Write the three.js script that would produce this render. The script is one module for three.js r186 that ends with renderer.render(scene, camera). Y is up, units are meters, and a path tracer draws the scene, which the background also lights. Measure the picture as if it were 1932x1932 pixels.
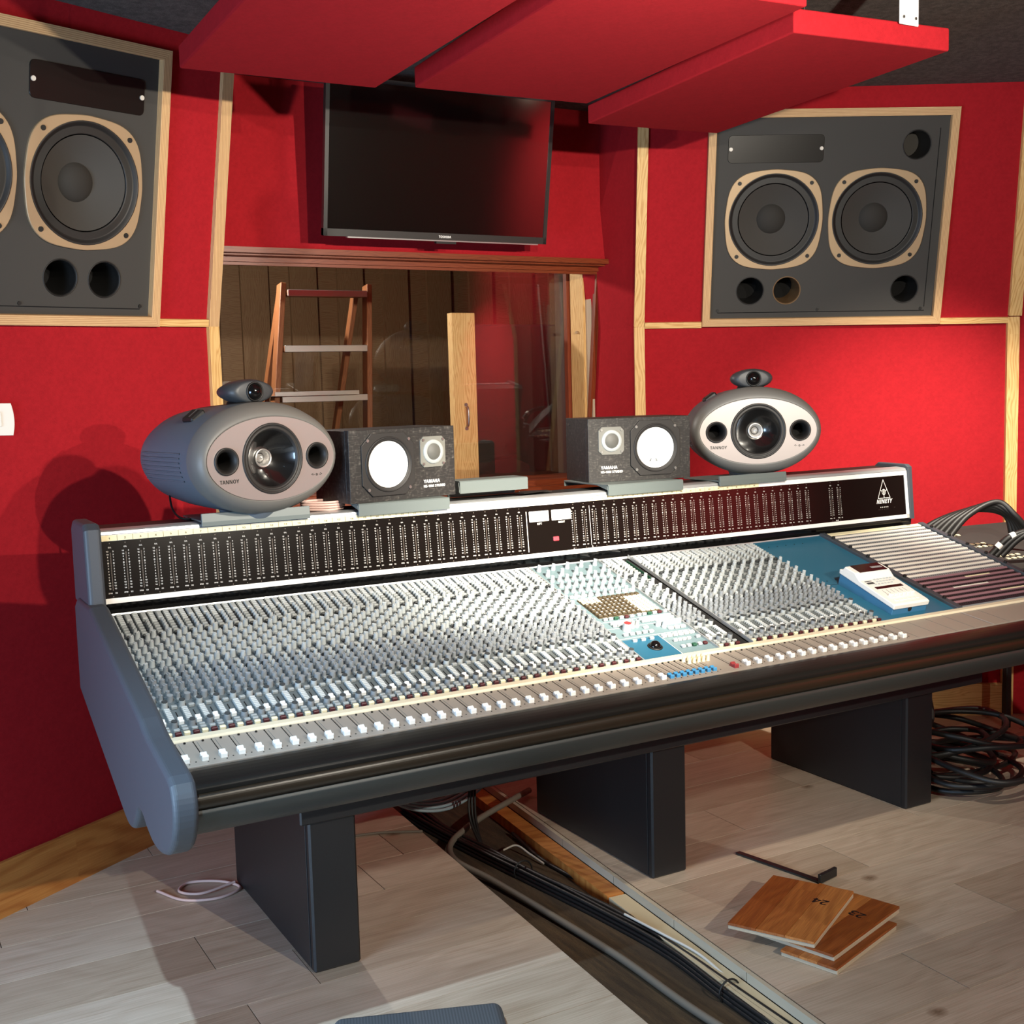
import * as THREE from 'three';
import { RoundedBoxGeometry } from 'three/addons/geometries/RoundedBoxGeometry.js';
import { ConvexGeometry } from 'three/addons/geometries/ConvexGeometry.js';
import { TextGeometry } from 'three/addons/geometries/TextGeometry.js';
import { FontLoader } from 'three/addons/loaders/FontLoader.js';
import { RectAreaLightUniformsLib } from 'three/addons/lights/RectAreaLightUniformsLib.js';
import { mergeGeometries } from 'three/addons/utils/BufferGeometryUtils.js';

// ---------------------------------------------------------------- camera, sky, lights, exposure
const scene = new THREE.Scene();
const renderer = new THREE.WebGLRenderer({ antialias: true });
renderer.toneMapping = THREE.LinearToneMapping;
renderer.toneMappingExposure = 1.1;
renderer.shadowMap.enabled = true;
RectAreaLightUniformsLib.init();

const camera = new THREE.PerspectiveCamera(46.402, 1, 0.05, 60);
camera.rotation.order = 'YXZ';
camera.rotation.set(-0.10523, -0.51094, -0.02651);
camera.position.set(-0.5831, 1.5895, 2.7727);
scene.add(camera);

scene.background = new THREE.Color(0.30, 0.42, 0.62);        // overcast sky outside the side window

// daylight entering through the side window (the opening itself is cut in wall_side below)
const dayLight = new THREE.RectAreaLight(new THREE.Color(0.50, 0.72, 1.0), 21, 1.6, 1.2);
dayLight.position.set(-2.36, 1.0, 1.2); dayLight.lookAt(0, 1.0, 1.2);
scene.add(dayLight);

// ceiling track spots (cans are built further down, all behind or beside the camera); the cool one is added
const SPOTS = [
  { at: [1.34, 2.24, 1.75], to: [1.36, 1.0, -0.45], cd: 46, angle: 0.28, pen: 0.9 },
  { at: [0.82, 2.26, 1.55], to: [0.72, 1.85, -1.3], cd: 11, angle: 0.85, pen: 0.45 },
  { at: [1.34, 2.24, 1.75], to: [2.15, 1.80, -1.3], cd: 21, angle: 0.90, pen: 0.5 },
  { at: [3.16, 2.62, 0.42], to: [3.55, 1.0, -0.95], cd: 34, angle: 0.50, pen: 1.0 },
  { at: [1.55, 2.30, 4.25], to: [1.50, 0.9, -0.6], cd: 34, angle: 0.50, pen: 0.7 },
  { at: [3.90, 2.66, 3.50], to: [5.2, 1.7, 3.45], cd: 70, angle: 0.55, pen: 0.9 },
  { at: [-0.55, 2.66, 1.35], to: [-0.10, 0.0, 0.58], cd: 28, angle: 0.55, pen: 1.0, cool: true },  // added cool lamp that lifts the floor in front of the desk
];
const COOL = new THREE.Color(0.56, 0.80, 1.0);
const WARM = new THREE.Color(1.0, 0.91, 0.77);

// ---------------------------------------------------------------- helpers
const V = (x, y, z) => new THREE.Vector3(x, y, z);
let seed = 7;
const rnd = () => { seed = (seed * 1664525 + 1013904223) >>> 0; return seed / 4294967296; };
const rr = (a, b) => a + (b - a) * rnd();
const font = await new FontLoader().loadAsync('fonts/droid/droid_sans_bold.typeface.json');

const taken = {};
const numbered = (n) => { const k = taken[n] = (taken[n] ?? -1) + 1; return k ? `${n}_${String(k).padStart(3, '0')}` : n; };
function tidy(g) {
  g = g.index ? g.toNonIndexed() : g.clone();
  for (const k of Object.keys(g.attributes)) if (!['position', 'normal', 'uv'].includes(k)) g.deleteAttribute(k);
  if (!g.attributes.normal) g.computeVertexNormals();
  if (!g.attributes.uv) boxUV(g);
  g.groups = []; g.clearGroups();
  return g;
}
const join = (a) => (Array.isArray(a) ? (a.length === 1 ? a[0] : mergeGeometries(a.map(tidy))) : a);
function mesh(name, geo, mat, parent = scene, at, turn) {
  const m = new THREE.Mesh(join(geo), mat); m.name = name; m.castShadow = m.receiveShadow = true;
  if (at) m.position.set(...at); if (turn) m.rotation.set(...turn);
  parent.add(m); return m;
}
function tag(o, label, category, group) { o.userData.label = label; o.userData.category = category; if (group) o.userData.group = group; return o; }
function thing(name, label, category, at = [0, 0, 0], turn = 0, group) {
  const o = new THREE.Group(); o.name = numbered(name); o.position.set(...at); o.rotation.y = turn; scene.add(o);
  return tag(o, label, category, group);
}
function single(name, label, category, geo, mat, at, turn, group) { return tag(mesh(numbered(name), geo, mat, scene, at, turn), label, category, group); }
function struct(name, geo, mat, label, parent = scene, at, turn) {
  const m = mesh(parent === scene ? numbered(name) : name, geo, mat, parent, at, turn);
  if (parent === scene) { m.userData.kind = 'structure'; if (label) { m.userData.label = label; } }
  return m;
}
function rebase(g, p) { g.position.set(...p); for (const c of g.children) c.position.sub(V(...p)); return g; }

// uv in metres, by the face's main direction; `long` names the axis the grain runs along (it becomes u)
function boxUV(g, long, du = 0, dv = 0) {
  if (!g.attributes.normal) g.computeVertexNormals();
  const p = g.attributes.position, n = g.attributes.normal, uv = new Float32Array(p.count * 2);
  for (let i = 0; i < p.count; i++) {
    const a = [p.getX(i), p.getY(i), p.getZ(i)], m = [Math.abs(n.getX(i)), Math.abs(n.getY(i)), Math.abs(n.getZ(i))];
    const k = m[0] > m[1] && m[0] > m[2] ? 0 : m[1] > m[2] ? 1 : 2;
    let c = [0, 1, 2].filter((q) => q !== k);
    if (long) { const L = 'xyz'.indexOf(long); if (c[1] === L) c = [c[1], c[0]]; }
    uv[2 * i] = a[c[0]] + du; uv[2 * i + 1] = a[c[1]] + dv + k * 0.37;
  }
  g.setAttribute('uv', new THREE.BufferAttribute(uv, 2)); return g;
}
const tr = (g, x = 0, y = 0, z = 0) => { g.translate(x, y, z); return g; };
const rot = (g, x = 0, y = 0, z = 0) => { if (x) g.rotateX(x); if (y) g.rotateY(y); if (z) g.rotateZ(z); return g; };
const bx = (w, h, d, x = 0, y = 0, z = 0) => tr(new THREE.BoxGeometry(w, h, d), x, y, z);
// chamfered box, 44 triangles
function cb(w, h, d, c = 0.002, x = 0, y = 0, z = 0) {
  const P = [], a = w / 2, b = h / 2, e = d / 2; c = Math.min(c, a * 0.9, b * 0.9, e * 0.9);
  for (const i of [-1, 1]) for (const j of [-1, 1]) for (const k of [-1, 1]) P.push(V(i * a, j * (b - c), k * (e - c)), V(i * (a - c), j * b, k * (e - c)), V(i * (a - c), j * (b - c), k * e));
  return tr(boxUV(new ConvexGeometry(P)), x, y, z);
}
const rb = (w, h, d, r, x = 0, y = 0, z = 0, s = 3) => tr(new RoundedBoxGeometry(w, h, d, s, r), x, y, z);
const cyl = (r, h, n = 24, x = 0, y = 0, z = 0, r2 = r) => tr(new THREE.CylinderGeometry(r2, r, h, n), x, y, z);
const cylZ = (r, h, n = 24, x = 0, y = 0, z = 0, r2 = r) => tr(rot(new THREE.CylinderGeometry(r2, r, h, n), Math.PI / 2), x, y, z);   // r2 is the +z end
const latheZ = (pts, n = 48, x = 0, y = 0, z = 0) => tr(rot(new THREE.LatheGeometry(pts.map((q) => new THREE.Vector2(q[0], q[1])), n), Math.PI / 2), x, y, z);
function poly(pts) { const s = new THREE.Shape(); pts.forEach((q, i) => (i ? s.lineTo(q[0], q[1]) : s.moveTo(q[0], q[1]))); s.closePath(); return s; }
function ring(cx, cy, r, n = 64) { const p = new THREE.Path(); for (let i = 0; i < n; i++) { const t = -i / n * 2 * Math.PI, x = cx + r * Math.cos(t), y = cy + r * Math.sin(t); i ? p.lineTo(x, y) : p.moveTo(x, y); } p.closePath(); return p; }
function ext(shape, depth, bevel = 0, seg = 2, curve = 12) {
  return new THREE.ExtrudeGeometry(shape, { depth, bevelEnabled: bevel > 0, bevelSize: bevel, bevelThickness: bevel, bevelSegments: seg, curveSegments: curve, steps: 1 });
}
// polygon given as (z, y) pairs, extruded along x from x0 to x1
function alongX(pts, x0, x1, bevel = 0, seg = 2) {
  const g = ext(poly(pts.map(([z, y]) => [-z, y])), x1 - x0 - 2 * bevel, bevel, seg); // shape x = -z
  g.rotateY(Math.PI / 2);  // shape x -> -z world, depth -> +x
  return tr(g, x0 + bevel, 0, 0);
}
function quad(a, b, c, d) {
  const g = new THREE.BufferGeometry(); g.setAttribute('position', new THREE.Float32BufferAttribute([...a, ...b, ...c, ...a, ...c, ...d], 3));
  g.computeVertexNormals(); return boxUV(g);
}
// slab from 4 corners (counter-clockwise seen from the front), thickened backwards
function slab(a, b, c, d, t) {
  const n = V(...b).sub(V(...a)).cross(V(...d).sub(V(...a))).normalize().multiplyScalar(-t);
  return boxUV(new ConvexGeometry([a, b, c, d].flatMap((q) => [V(...q), V(...q).add(n)])));
}
function tube(pts, r, seg = 40, rad = 8, closed = false) {
  return new THREE.TubeGeometry(new THREE.CatmullRomCurve3(pts.map((q) => V(...q)), closed, 'centripetal'), seg, r, rad, closed);
}
function text(str, size, depth = 0.0006) { const g = new TextGeometry(str, { font, size, depth, curveSegments: 3, bevelEnabled: false }); g.computeBoundingBox(); const b = g.boundingBox; return tr(g, -(b.min.x + b.max.x) / 2, -(b.min.y + b.max.y) / 2, 0); }
const basis = (O, ex, ey, ez) => new THREE.Matrix4().makeBasis(ex, ey, ez).setPosition(O);

// ---------------------------------------------------------------- textures
function noise2(P, sd) {      // tileable value noise with period P cells
  const g = new Float32Array(P * P); let s = sd * 7919 + 13;
  for (let i = 0; i < g.length; i++) { s = (s * 1664525 + 1013904223) >>> 0; g[i] = s / 4294967296; }
  const f = (t) => t * t * (3 - 2 * t);
  return (u, v, Pv = P) => {
    let x = u * P, y = v * Pv; const xi = Math.floor(x), yi = Math.floor(y); const fx = f(x - xi), fy = f(y - yi);
    const a = (i, j) => g[(((yi + j) % Pv + Pv) % Pv % P) * P + (((xi + i) % P) + P) % P];
    return (a(0, 0) * (1 - fx) + a(1, 0) * fx) * (1 - fy) + (a(0, 1) * (1 - fx) + a(1, 1) * fx) * fy;
  };
}
function tex(w, h, fn, srgb = true) {
  const d = new Uint8Array(w * h * 4);
  for (let j = 0; j < h; j++) for (let i = 0; i < w; i++) { const c = fn(i / w, j / h, i, j), o = (j * w + i) * 4; for (let k = 0; k < 3; k++) d[o + k] = Math.max(0, Math.min(255, (Array.isArray(c) ? c[k] : c))); d[o + 3] = 255; }
  const t = new THREE.DataTexture(d, w, h); t.wrapS = t.wrapT = THREE.RepeatWrapping; t.magFilter = THREE.LinearFilter; t.minFilter = THREE.LinearMipmapLinearFilter; t.generateMipmaps = true;
  if (srgb) t.colorSpace = THREE.SRGBColorSpace; t.needsUpdate = true; return t;
}
const sized = (t, w, h) => { const c = t.clone(); c.repeat.set(1 / w, 1 / h); c.needsUpdate = true; return c; };
const nA = noise2(8, 1), nB = noise2(32, 2), nC = noise2(128, 3), nD = noise2(256, 4), nE = noise2(16, 5), nF = noise2(64, 6);
const mixc = (a, b, t) => a.map((q, i) => q + (b[i] - q) * t);

const clothTex = sized(tex(256, 256, (u, v, i, j) => 232 + 30 * (nD(u, v) - 0.5) + 18 * (nC(u, v) - 0.5) + 14 * (nE(u, v) - 0.5) + ((i + j) % 4 < 2 ? 8 : -8)), 0.16, 0.16);
const clothBump = sized(tex(256, 256, (u, v, i, j) => 128 + 70 * (nD(u, v) - 0.5) + ((i + j) % 4 < 2 ? 25 : -25), false), 0.16, 0.16);
const pineTex = sized(tex(512, 256, (u, v) => {
  const w = nA(u, v, 4) * 0.9 + nB(u * 0.5, v) * 0.15, ring = Math.pow(0.5 + 0.5 * Math.sin((v * 9 + w * 3.2) * 6.283), 2.2);
  return mixc([228, 192, 138], [193, 144, 88], Math.min(1, ring * 0.62 + (nD(u * 0.12, v) - 0.5) * 0.5 + 0.06));
}), 0.9, 0.11);
const plyTex = sized(tex(256, 256, (u, v) => { const b = (v * 6) % 1; return mixc(b < 0.34 ? [176, 134, 92] : [214, 178, 130], [160, 118, 78], (nD(u * 0.1, v) - 0.3) * 0.7); }), 0.5, 0.036);
const oakTex = sized(tex(1024, 512, (u, v) => {
  const w = nA(u, v, 2) + 0.4 * nE(u, v, 4), line = nD(u * 0.05 + 0.01 * w, v + 0.02 * w), cath = 0.5 + 0.5 * Math.sin((v * 5 + w * 2.6) * 6.283);
  let c = mixc([200, 187, 172], [166, 151, 134], line * 0.85 + cath * 0.2);
  const kx = [[0.18, 0.3], [0.66, 0.76]];
  for (const [a, b] of kx) { const d = Math.hypot((u - a) * 5.2, (v - b) * 1.6); if (d < 0.09) c = mixc(c, [104, 84, 66], Math.pow(1 - d / 0.09, 0.8) * (0.55 + 0.6 * nD(u, v))); }
  return mixc(c, [206, 196, 182], 0.35 * nE(u, v));
}), 1.9, 0.46);
const oakBump = sized(tex(512, 256, (u, v) => 128 + 70 * (nD(u * 0.05, v) - 0.5), false), 1.9, 0.46);
const parquetTex = sized(tex(512, 256, (u, v) => {
  const w = nA(u * 0.5, v, 4), g = nD(u * 0.06, v), q = 0.5 + 0.5 * Math.sin((v * 4 + w * 1.6) * 6.283);
  return mixc([206, 146, 84], [132, 80, 42], g * 0.6 + q * 0.22);
}), 0.6, 0.16);
const ashTex = sized(tex(512, 512, (u, v) => {
  const w = nE(u, v, 8) + 0.5 * nB(u, v), pore = nD(u * 0.12, v), ring = Math.pow(0.5 + 0.5 * Math.sin((v * 7 + w * 2.4) * 6.283), 6);
  const k = Math.max(0, pore - 0.62) * 1.6 + ring * 0.5 * nF(u, v); return mixc([22, 20, 19], [96, 92, 86], Math.min(1, k));
}), 0.34, 0.34);
const grainBump = sized(tex(256, 256, (u, v) => 128 + 90 * (nD(u, v) - 0.5), false), 0.12, 0.12);
const feltTex = sized(tex(256, 256, (u, v) => { const k = 74 + 34 * (nD(u, v) - 0.5) + 22 * (nB(u, v) - 0.5); return [k * 1.04, k, k * 0.95]; }), 0.5, 0.5);
const dustTex = sized(tex(256, 256, (u, v) => mixc([96, 76, 52], [52, 40, 28], nB(u, v) * 0.6 + nD(u, v) * 0.4)), 0.6, 0.6);
const grillTex = sized(tex(64, 64, (u, v, i, j) => ((i % 8 < 5 && j % 8 < 5) ? 40 : 150), true), 0.02, 0.02);
const ribTex = sized(tex(64, 64, (u, v, i) => { const k = i % 8 < 4 ? 1.06 : 0.9; return [70 * k, 74 * k, 78 * k]; }), 0.06, 0.06);

// ---------------------------------------------------------------- materials
const std = (o) => { const m = new THREE.MeshStandardMaterial(o); return m; };
const phy = (o) => new THREE.MeshPhysicalMaterial(o);
const hex = (h) => new THREE.Color(h);
const M = {
  red: phy({ specularIntensity: 0.25, color: hex('#ad2028'), map: clothTex, bumpMap: clothBump, bumpScale: 0.0006, roughness: 0.95 }),
  pine: std({ map: pineTex, color: hex('#fbf6e2'), roughness: 0.6 }),
  pineBoard: std({ map: sized(pineTex, 2.2, 0.5), color: hex('#d8ab78'), roughness: 0.55 }),
  ply: std({ map: plyTex, roughness: 0.65 }),
  stain: std({ map: pineTex, color: hex('#8a4a30'), roughness: 0.42 }),
  oak: [0, 1, 2, 3].map((i) => std({ map: oakTex, color: new THREE.Color(['#fff8f0', '#f2ece4', '#fffaf4', '#ece4da'][i]), bumpMap: oakBump, bumpScale: 0.0006, roughness: 0.42 })),
  parquet: ['#e6cdb0', '#fff2dc', '#c9a480'].map((c) => std({ map: parquetTex, color: hex(c), roughness: 0.5 })),
  joist: std({ color: hex('#c6b594'), bumpMap: grainBump, bumpScale: 0.002, roughness: 0.8 }),
  rawedge: std({ color: hex('#bdb099'), bumpMap: grainBump, bumpScale: 0.003, roughness: 0.9 }),
  dust: std({ map: dustTex, bumpMap: grainBump, bumpScale: 0.004, roughness: 1 }),
  subfloor: std({ color: hex('#3a2c20'), roughness: 1 }),
  felt: std({ map: feltTex, roughness: 1 }),
  baffle: std({ color: hex('#373532'), bumpMap: grainBump, bumpScale: 0.0004, roughness: 0.72 }),
  black: std({ color: hex('#141312'), roughness: 0.55 }),
  blackGloss: std({ color: hex('#0c0b0b'), roughness: 0.12 }),
  hornPanel: phy({ color: hex('#171412'), roughness: 0.3, specularIntensity: 0.5 }),
  pit: std({ color: hex('#0a0909'), roughness: 1 }),
  coneGrey: std({ color: hex('#3e3b37'), roughness: 0.85 }),
  coneDark: std({ color: hex('#292622'), roughness: 0.8 }),
  rubber: std({ color: hex('#1d1b1a'), roughness: 0.55 }),
  gold: std({ color: hex('#ab9272'), metalness: 0.35, roughness: 0.5 }),
  boltWhite: std({ color: hex('#d9d2c6'), roughness: 0.4 }),
  steel: std({ color: hex('#9a9a98'), metalness: 0.9, roughness: 0.35 }),
  screen: phy({ color: hex('#0b0a09'), roughness: 0.13, clearcoat: 1, clearcoatRoughness: 0.08, ior: 1.6 }),
  bezel: std({ color: hex('#2b2927'), roughness: 0.4 }),
  silver: std({ color: hex('#c9c8c6'), metalness: 0.8, roughness: 0.3 }),
  white: std({ color: hex('#e9e6df'), roughness: 0.55 }),
  cream: std({ color: hex('#d8cfae'), roughness: 0.6 }),
  creamDesk: std({ color: hex('#d6cab0'), roughness: 0.55 }),
  print: std({ color: hex('#e8e6e0'), roughness: 0.7 }),
  cheek: std({ color: hex('#3c4148'), bumpMap: grainBump, bumpScale: 0.0004, roughness: 0.55 }),
  deskBlack: std({ color: hex('#16130f'), roughness: 0.42 }),
  pad: phy({ color: hex('#1b1917'), roughness: 0.3, specularIntensity: 0.26 }),
  fascia: std({ color: hex('#231b12'), roughness: 0.3 }),
  rail: std({ color: hex('#2b2d2b'), roughness: 0.42 }),
  strip: std({ color: hex('#5c6365'), roughness: 0.6 }),
  stripLow: std({ color: hex('#655b5a'), roughness: 0.6 }),
  faderPlate: std({ color: hex('#92897f'), roughness: 0.5 }),
  knob: std({ color: hex('#b0b6b7'), roughness: 0.42 }),
  knobMid: std({ color: hex('#8a8f93'), roughness: 0.45 }),
  keyGrey: std({ color: hex('#949999'), roughness: 0.5 }),
  keyDark: std({ color: hex('#3c4042'), roughness: 0.5 }),
  keyMaroon: std({ color: hex('#4a1f22'), roughness: 0.5 }),
  keyGreen: std({ color: hex('#23503c'), roughness: 0.5 }),
  keyBrown: std({ color: hex('#4a3f2c'), roughness: 0.5 }),
  keyCream: std({ color: hex('#e6dcb8'), roughness: 0.5 }),
  capWhite: std({ color: hex('#dddcd8'), roughness: 0.4 }),
  capBlue: std({ color: hex('#3f86b4'), roughness: 0.45 }),
  capRed: std({ color: hex('#8e3436'), roughness: 0.45 }),
  teal: std({ color: hex('#27607a'), roughness: 0.42 }),
  master: std({ color: hex('#6c8288'), roughness: 0.5 }),
  alu: std({ color: hex('#b9bcbd'), metalness: 0.55, roughness: 0.4 }),
  patchGrey: std({ color: hex('#8a8c90'), roughness: 0.5 }),
  patchDark: std({ color: hex('#2b1f26'), roughness: 0.5 }),
  patchMauve: std({ color: hex('#8d6a72'), roughness: 0.55 }),
  patchWhite: std({ color: hex('#ded9cf'), roughness: 0.5 }),
  remoteBlue: std({ color: hex('#3b6f93'), roughness: 0.45 }),
  smoked: std({ color: hex('#2a1216'), roughness: 0.15 }),
  tannBlue: std({ color: hex('#545d66'), bumpMap: grainBump, bumpScale: 0.0003, roughness: 0.5 }),
  tannBezel: std({ color: hex('#61605d'), roughness: 0.5 }),
  tannFace: std({ color: hex('#9d9593'), metalness: 0.5, roughness: 0.38 }),
  coneGloss: phy({ color: hex('#100f0f'), roughness: 0.22, clearcoat: 1, clearcoatRoughness: 0.06 }),
  ash: std({ map: ashTex, roughness: 0.55 }),
  coneWhite: std({ color: hex('#f1efe8'), roughness: 0.8 }),
  grill: std({ map: grillTex, color: hex('#b8b8b0'), roughness: 0.6 }),
  tweetPlate: std({ color: hex('#6c6c66'), roughness: 0.6 }),
  bracket: std({ color: hex('#5f6866'), roughness: 0.45 }),
  pedestal: std({ color: hex('#1b1c1e'), bumpMap: grainBump, bumpScale: 0.0006, roughness: 0.4 }),
  caseGrey: std({ color: hex('#2c2a28'), roughness: 0.85 }),
  mat: std({ map: ribTex, roughness: 0.9 }),
  cableBlack: std({ color: hex('#191817'), roughness: 0.5 }),
  cableGrey: std({ color: hex('#6f675c'), roughness: 0.7 }),
  cableBlue: std({ color: hex('#8fa3ac'), roughness: 0.5 }),
  cableWhite: std({ color: hex('#c9c2b6'), roughness: 0.6 }),
  cablePink: std({ color: hex('#d9b8ae'), roughness: 0.6 }),
  foil: std({ color: hex('#7d7468'), metalness: 0.4, roughness: 0.45 }),
  plaster: std({ color: hex('#b9a890'), bumpMap: grainBump, bumpScale: 0.003, roughness: 0.95 }),
  glass: phy({ color: hex('#ffffff'), roughness: 0.0, transmission: 1, thickness: 0, ior: 1.5 }),
  darkWood: std({ map: pineTex, color: hex('#857d78'), roughness: 0.6 }),
  ladderWood: std({ map: pineTex, color: hex('#96715a'), roughness: 0.6 }),
  curtain: std({ color: hex('#2e241c'), roughness: 1 }),
  canBlack: std({ color: hex('#202020'), roughness: 0.5 }),
  glowCool: std({ color: hex('#eef4ff'), emissive: new THREE.Color(0.56, 0.8, 1), emissiveIntensity: 6, roughness: 0.4 }),
  glow: std({ color: hex('#fff3dc'), emissive: new THREE.Color(1, 0.85, 0.62), emissiveIntensity: 6, roughness: 0.4 }),
};

// ---------------------------------------------------------------- wall frames
const yF = 1.84, CE = 2.82;                                            // fold line, ceiling
const A = V(0.640, yF, -1.70), B = V(2.636, yF, -1.70);                 // inner corners of the two toed-in walls
const tL = 0.384, tR = -0.516, uL = 0.193, uR = 0.218, roL = 0.0128, roR = -0.013;
const up = V(0, 1, 0);
const nL = V(Math.sin(tL), 0, Math.cos(tL)), nR = V(Math.sin(tR), 0, Math.cos(tR));
const dL0 = V(-Math.cos(tL), 0, Math.sin(tL)), dR0 = V(Math.cos(tR), 0, -Math.sin(tR));
const lin = (a, s, b, t) => a.clone().multiplyScalar(s).add(b.clone().multiplyScalar(t));
const vL0 = lin(up, Math.cos(uL), nL, Math.sin(uL)), vR0 = lin(up, Math.cos(uR), nR, Math.sin(uR));
const dL = lin(dL0, Math.cos(roL), up, -Math.sin(roL)), vL = lin(vL0, Math.cos(roL), dL0, Math.sin(roL));
const dR = lin(dR0, Math.cos(roR), up, Math.sin(roR)), vR = lin(vR0, Math.cos(roR), dR0, -Math.sin(roR));
const ML = (() => { const ex = dL.clone().negate(), ez = ex.clone().cross(vL).normalize(); return basis(A, ex, vL, ez); })();     // local x to the right, so s = -x
const MR = (() => { const ez = dR.clone().cross(vR).normalize(); return basis(B, dR, vR, ez); })();
const onL = (s, t, n = 0) => V(-s, t, n).applyMatrix4(ML), onR = (s, t, n = 0) => V(s, t, n).applyMatrix4(MR);
const arr = (v) => [v.x, v.y, v.z];
const LEAN = 0.20;                                                      // the lower left wall comes forward towards the floor
const lowL = (s, y, n = 0) => A.clone().add(dL0.clone().multiplyScalar(s)).add(nL.clone().multiplyScalar(n + LEAN * Math.min(1.2, Math.max(0, s)) * (yF - y) / yF)).setY(y);
const lowR = (s, y, n = 0) => B.clone().add(dR0.clone().multiplyScalar(s)).add(nR.clone().multiplyScalar(n)).setY(y);

// ---------------------------------------------------------------- the room
// floor: oak laminate planks laid along x, a service trench left open
const trenchL = (z) => 1.157 + (z + 1.305) * (1.066 - 1.157) / 1.765, trenchR = (z) => 1.512 + (z + 0.275) * (1.459 - 1.509) / 0.623;
{
  const floor = struct('floor', [bx(3.7, 0.04, 7.0, -1.05, -0.095, 1.4), bx(4.0, 0.04, 7.0, 3.4, -0.095, 1.4)], M.subfloor, 'grey oak laminate plank floor with an open cable trench');
  const W = 0.234, T = 0.018;
  const plank = (xa0, xb0, xa1, xb1, z0, z1) => {      // corners at z0 and z1
    const g = 0.0013, du = rr(0, 4), dv = rr(0, 2);
    const q = [[xa0 + g, z0 + g], [xb0 - g, z0 + g], [xb1 - g, z1 - g], [xa1 + g, z1 - g]];
    const P = q.flatMap(([x, z]) => [V(x, 0, z), V(x, -T, z)]);
    mesh('plank', boxUV(new ConvexGeometry(P), 'x', du, dv), M.oak[Math.floor(rnd() * 4)], floor);
  };
  for (let k = -8; k < 19; k++) {
    const z0 = 0.058 + W * k, z1 = z0 + W, off = ((k * 0.437) % 1.3 + 1.3) % 1.3;
    let joints = { '-3': 0.22, '-2': 0.44, '-4': 0.83, '-5': 1.0 }[k];
    const l0 = trenchL(z0), l1 = trenchL(z1), r0 = trenchR(z0), r1 = trenchR(z1);
    let xs = []; const first = joints !== undefined ? joints : 1.1 - off;
    for (let x = first; x > -2.5; x -= 1.28) if (x < l1 - 0.1) xs.unshift(x);
    xs = [-2.5, ...xs.filter((x) => x > -2.4)];
    for (let i = 0; i < xs.length; i++) { const a = xs[i], last = i === xs.length - 1; plank(a, last ? l0 : xs[i + 1], a, last ? l1 : xs[i + 1], z0, z1); }
    xs = []; for (let x = 1.75 + ((k * 0.611) % 1.1 + 1.1) % 1.1; x < 5.3; x += 1.1) xs.push(x);
    xs.push(5.35);
    for (let i = 0; i < xs.length; i++) { const b = xs[i]; plank(i ? xs[i - 1] : r0, b, i ? xs[i - 1] : r1, b, z0, z1); }
  }
  // trench bed and the pine joist along its far side
  struct('trench_bed', bx(0.62, 0.02, 7.0, 1.30, -0.075, 1.4), M.dust, null, floor);
  for (let k = 0; k < 4; k++) { const z0 = -1.6 + k * 1.35, z1 = z0 + 1.34; struct('joist', slab([trenchR(z1) - 0.022, -0.065, z1], [trenchR(z1) - 0.022, -0.026, z1], [trenchR(z0) - 0.022, -0.026, z0], [trenchR(z0) - 0.022, -0.065, z0], -0.06), k === 0 ? M.pineBoard : M.joist, null, floor); }
  for (let k = 0; k < 16; k++) { const z0 = -1.41 + k * 0.36, z1 = z0 + 0.357; struct('board_edge', slab([trenchR(z1) - 0.004, -0.026, z1], [trenchR(z1) - 0.004, 0.0012, z1], [trenchR(z0) - 0.004, 0.0012, z0], [trenchR(z0) - 0.004, -0.026, z0], -0.014), M.rawedge, null, floor); }
}

// left wall: leaning lower panel, forward-tilted upper panel with the monitor opening
const MON = { L: { d: 0.221, W: 1.072, H: 0.931 }, R: { d: 0.260, W: 1.072, H: 0.928 } };
{
  const sheet = (n0, s0, s1, y0, y1) => { const N = 18, P = [], I = []; for (let i = 0; i <= N; i++) for (let k = 0; k <= 6; k++) P.push(...arr(lowL(s1 + (s0 - s1) * i / N, y0 + (y1 - y0) * k / 6, n0))); for (let i = 0; i < N; i++) for (let k = 0; k < 6; k++) { const a = i * 7 + k, b = a + 7; I.push(a, b, b + 1, a, b + 1, a + 1); } const g = new THREE.BufferGeometry(); g.setAttribute('position', new THREE.Float32BufferAttribute(P, 3)); g.setIndex(I); g.computeVertexNormals(); return boxUV(g); };
  const lower = mergeGeometries([sheet(0, -0.02, 3.4, -0.02, yF), sheet(-0.05, -0.02, 3.4, -0.02, yF)].map(tidy));
  const s = poly([[0.02, -0.02], [0.02, 1.2], [-3.5, 1.2], [-3.5, -0.02]]);
  const d = MON.L.d + 0.025, h = new THREE.Path(); h.moveTo(-d, 0.025); h.lineTo(-d, MON.L.H - 0.025); h.lineTo(-(d + MON.L.W - 0.05), MON.L.H - 0.025); h.lineTo(-(d + MON.L.W - 0.05), 0.025); h.closePath(); s.holes.push(h);
  const upper = tr(ext(s, 0.04), 0, 0, -0.04); boxUV(upper); upper.applyMatrix4(ML);
  struct('wall_left', [lower, upper], M.red, 'red fabric wall folding forward above the dado line, beside the light switch');
  struct('baseboard_left', [[0, 0.4], [0.4, 0.8], [0.8, 1.2], [1.2, 3.4]].map(([a, b]) => boxUV(slab(arr(lowL(b, 0.0, 0.02)), arr(lowL(a, 0.0, 0.02)), arr(lowL(a, 0.165, 0.02)), arr(lowL(b, 0.165, 0.02)), 0.02), 'x')), M.pineBoard, 'tall knotty pine baseboard under the red wall');
}
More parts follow.
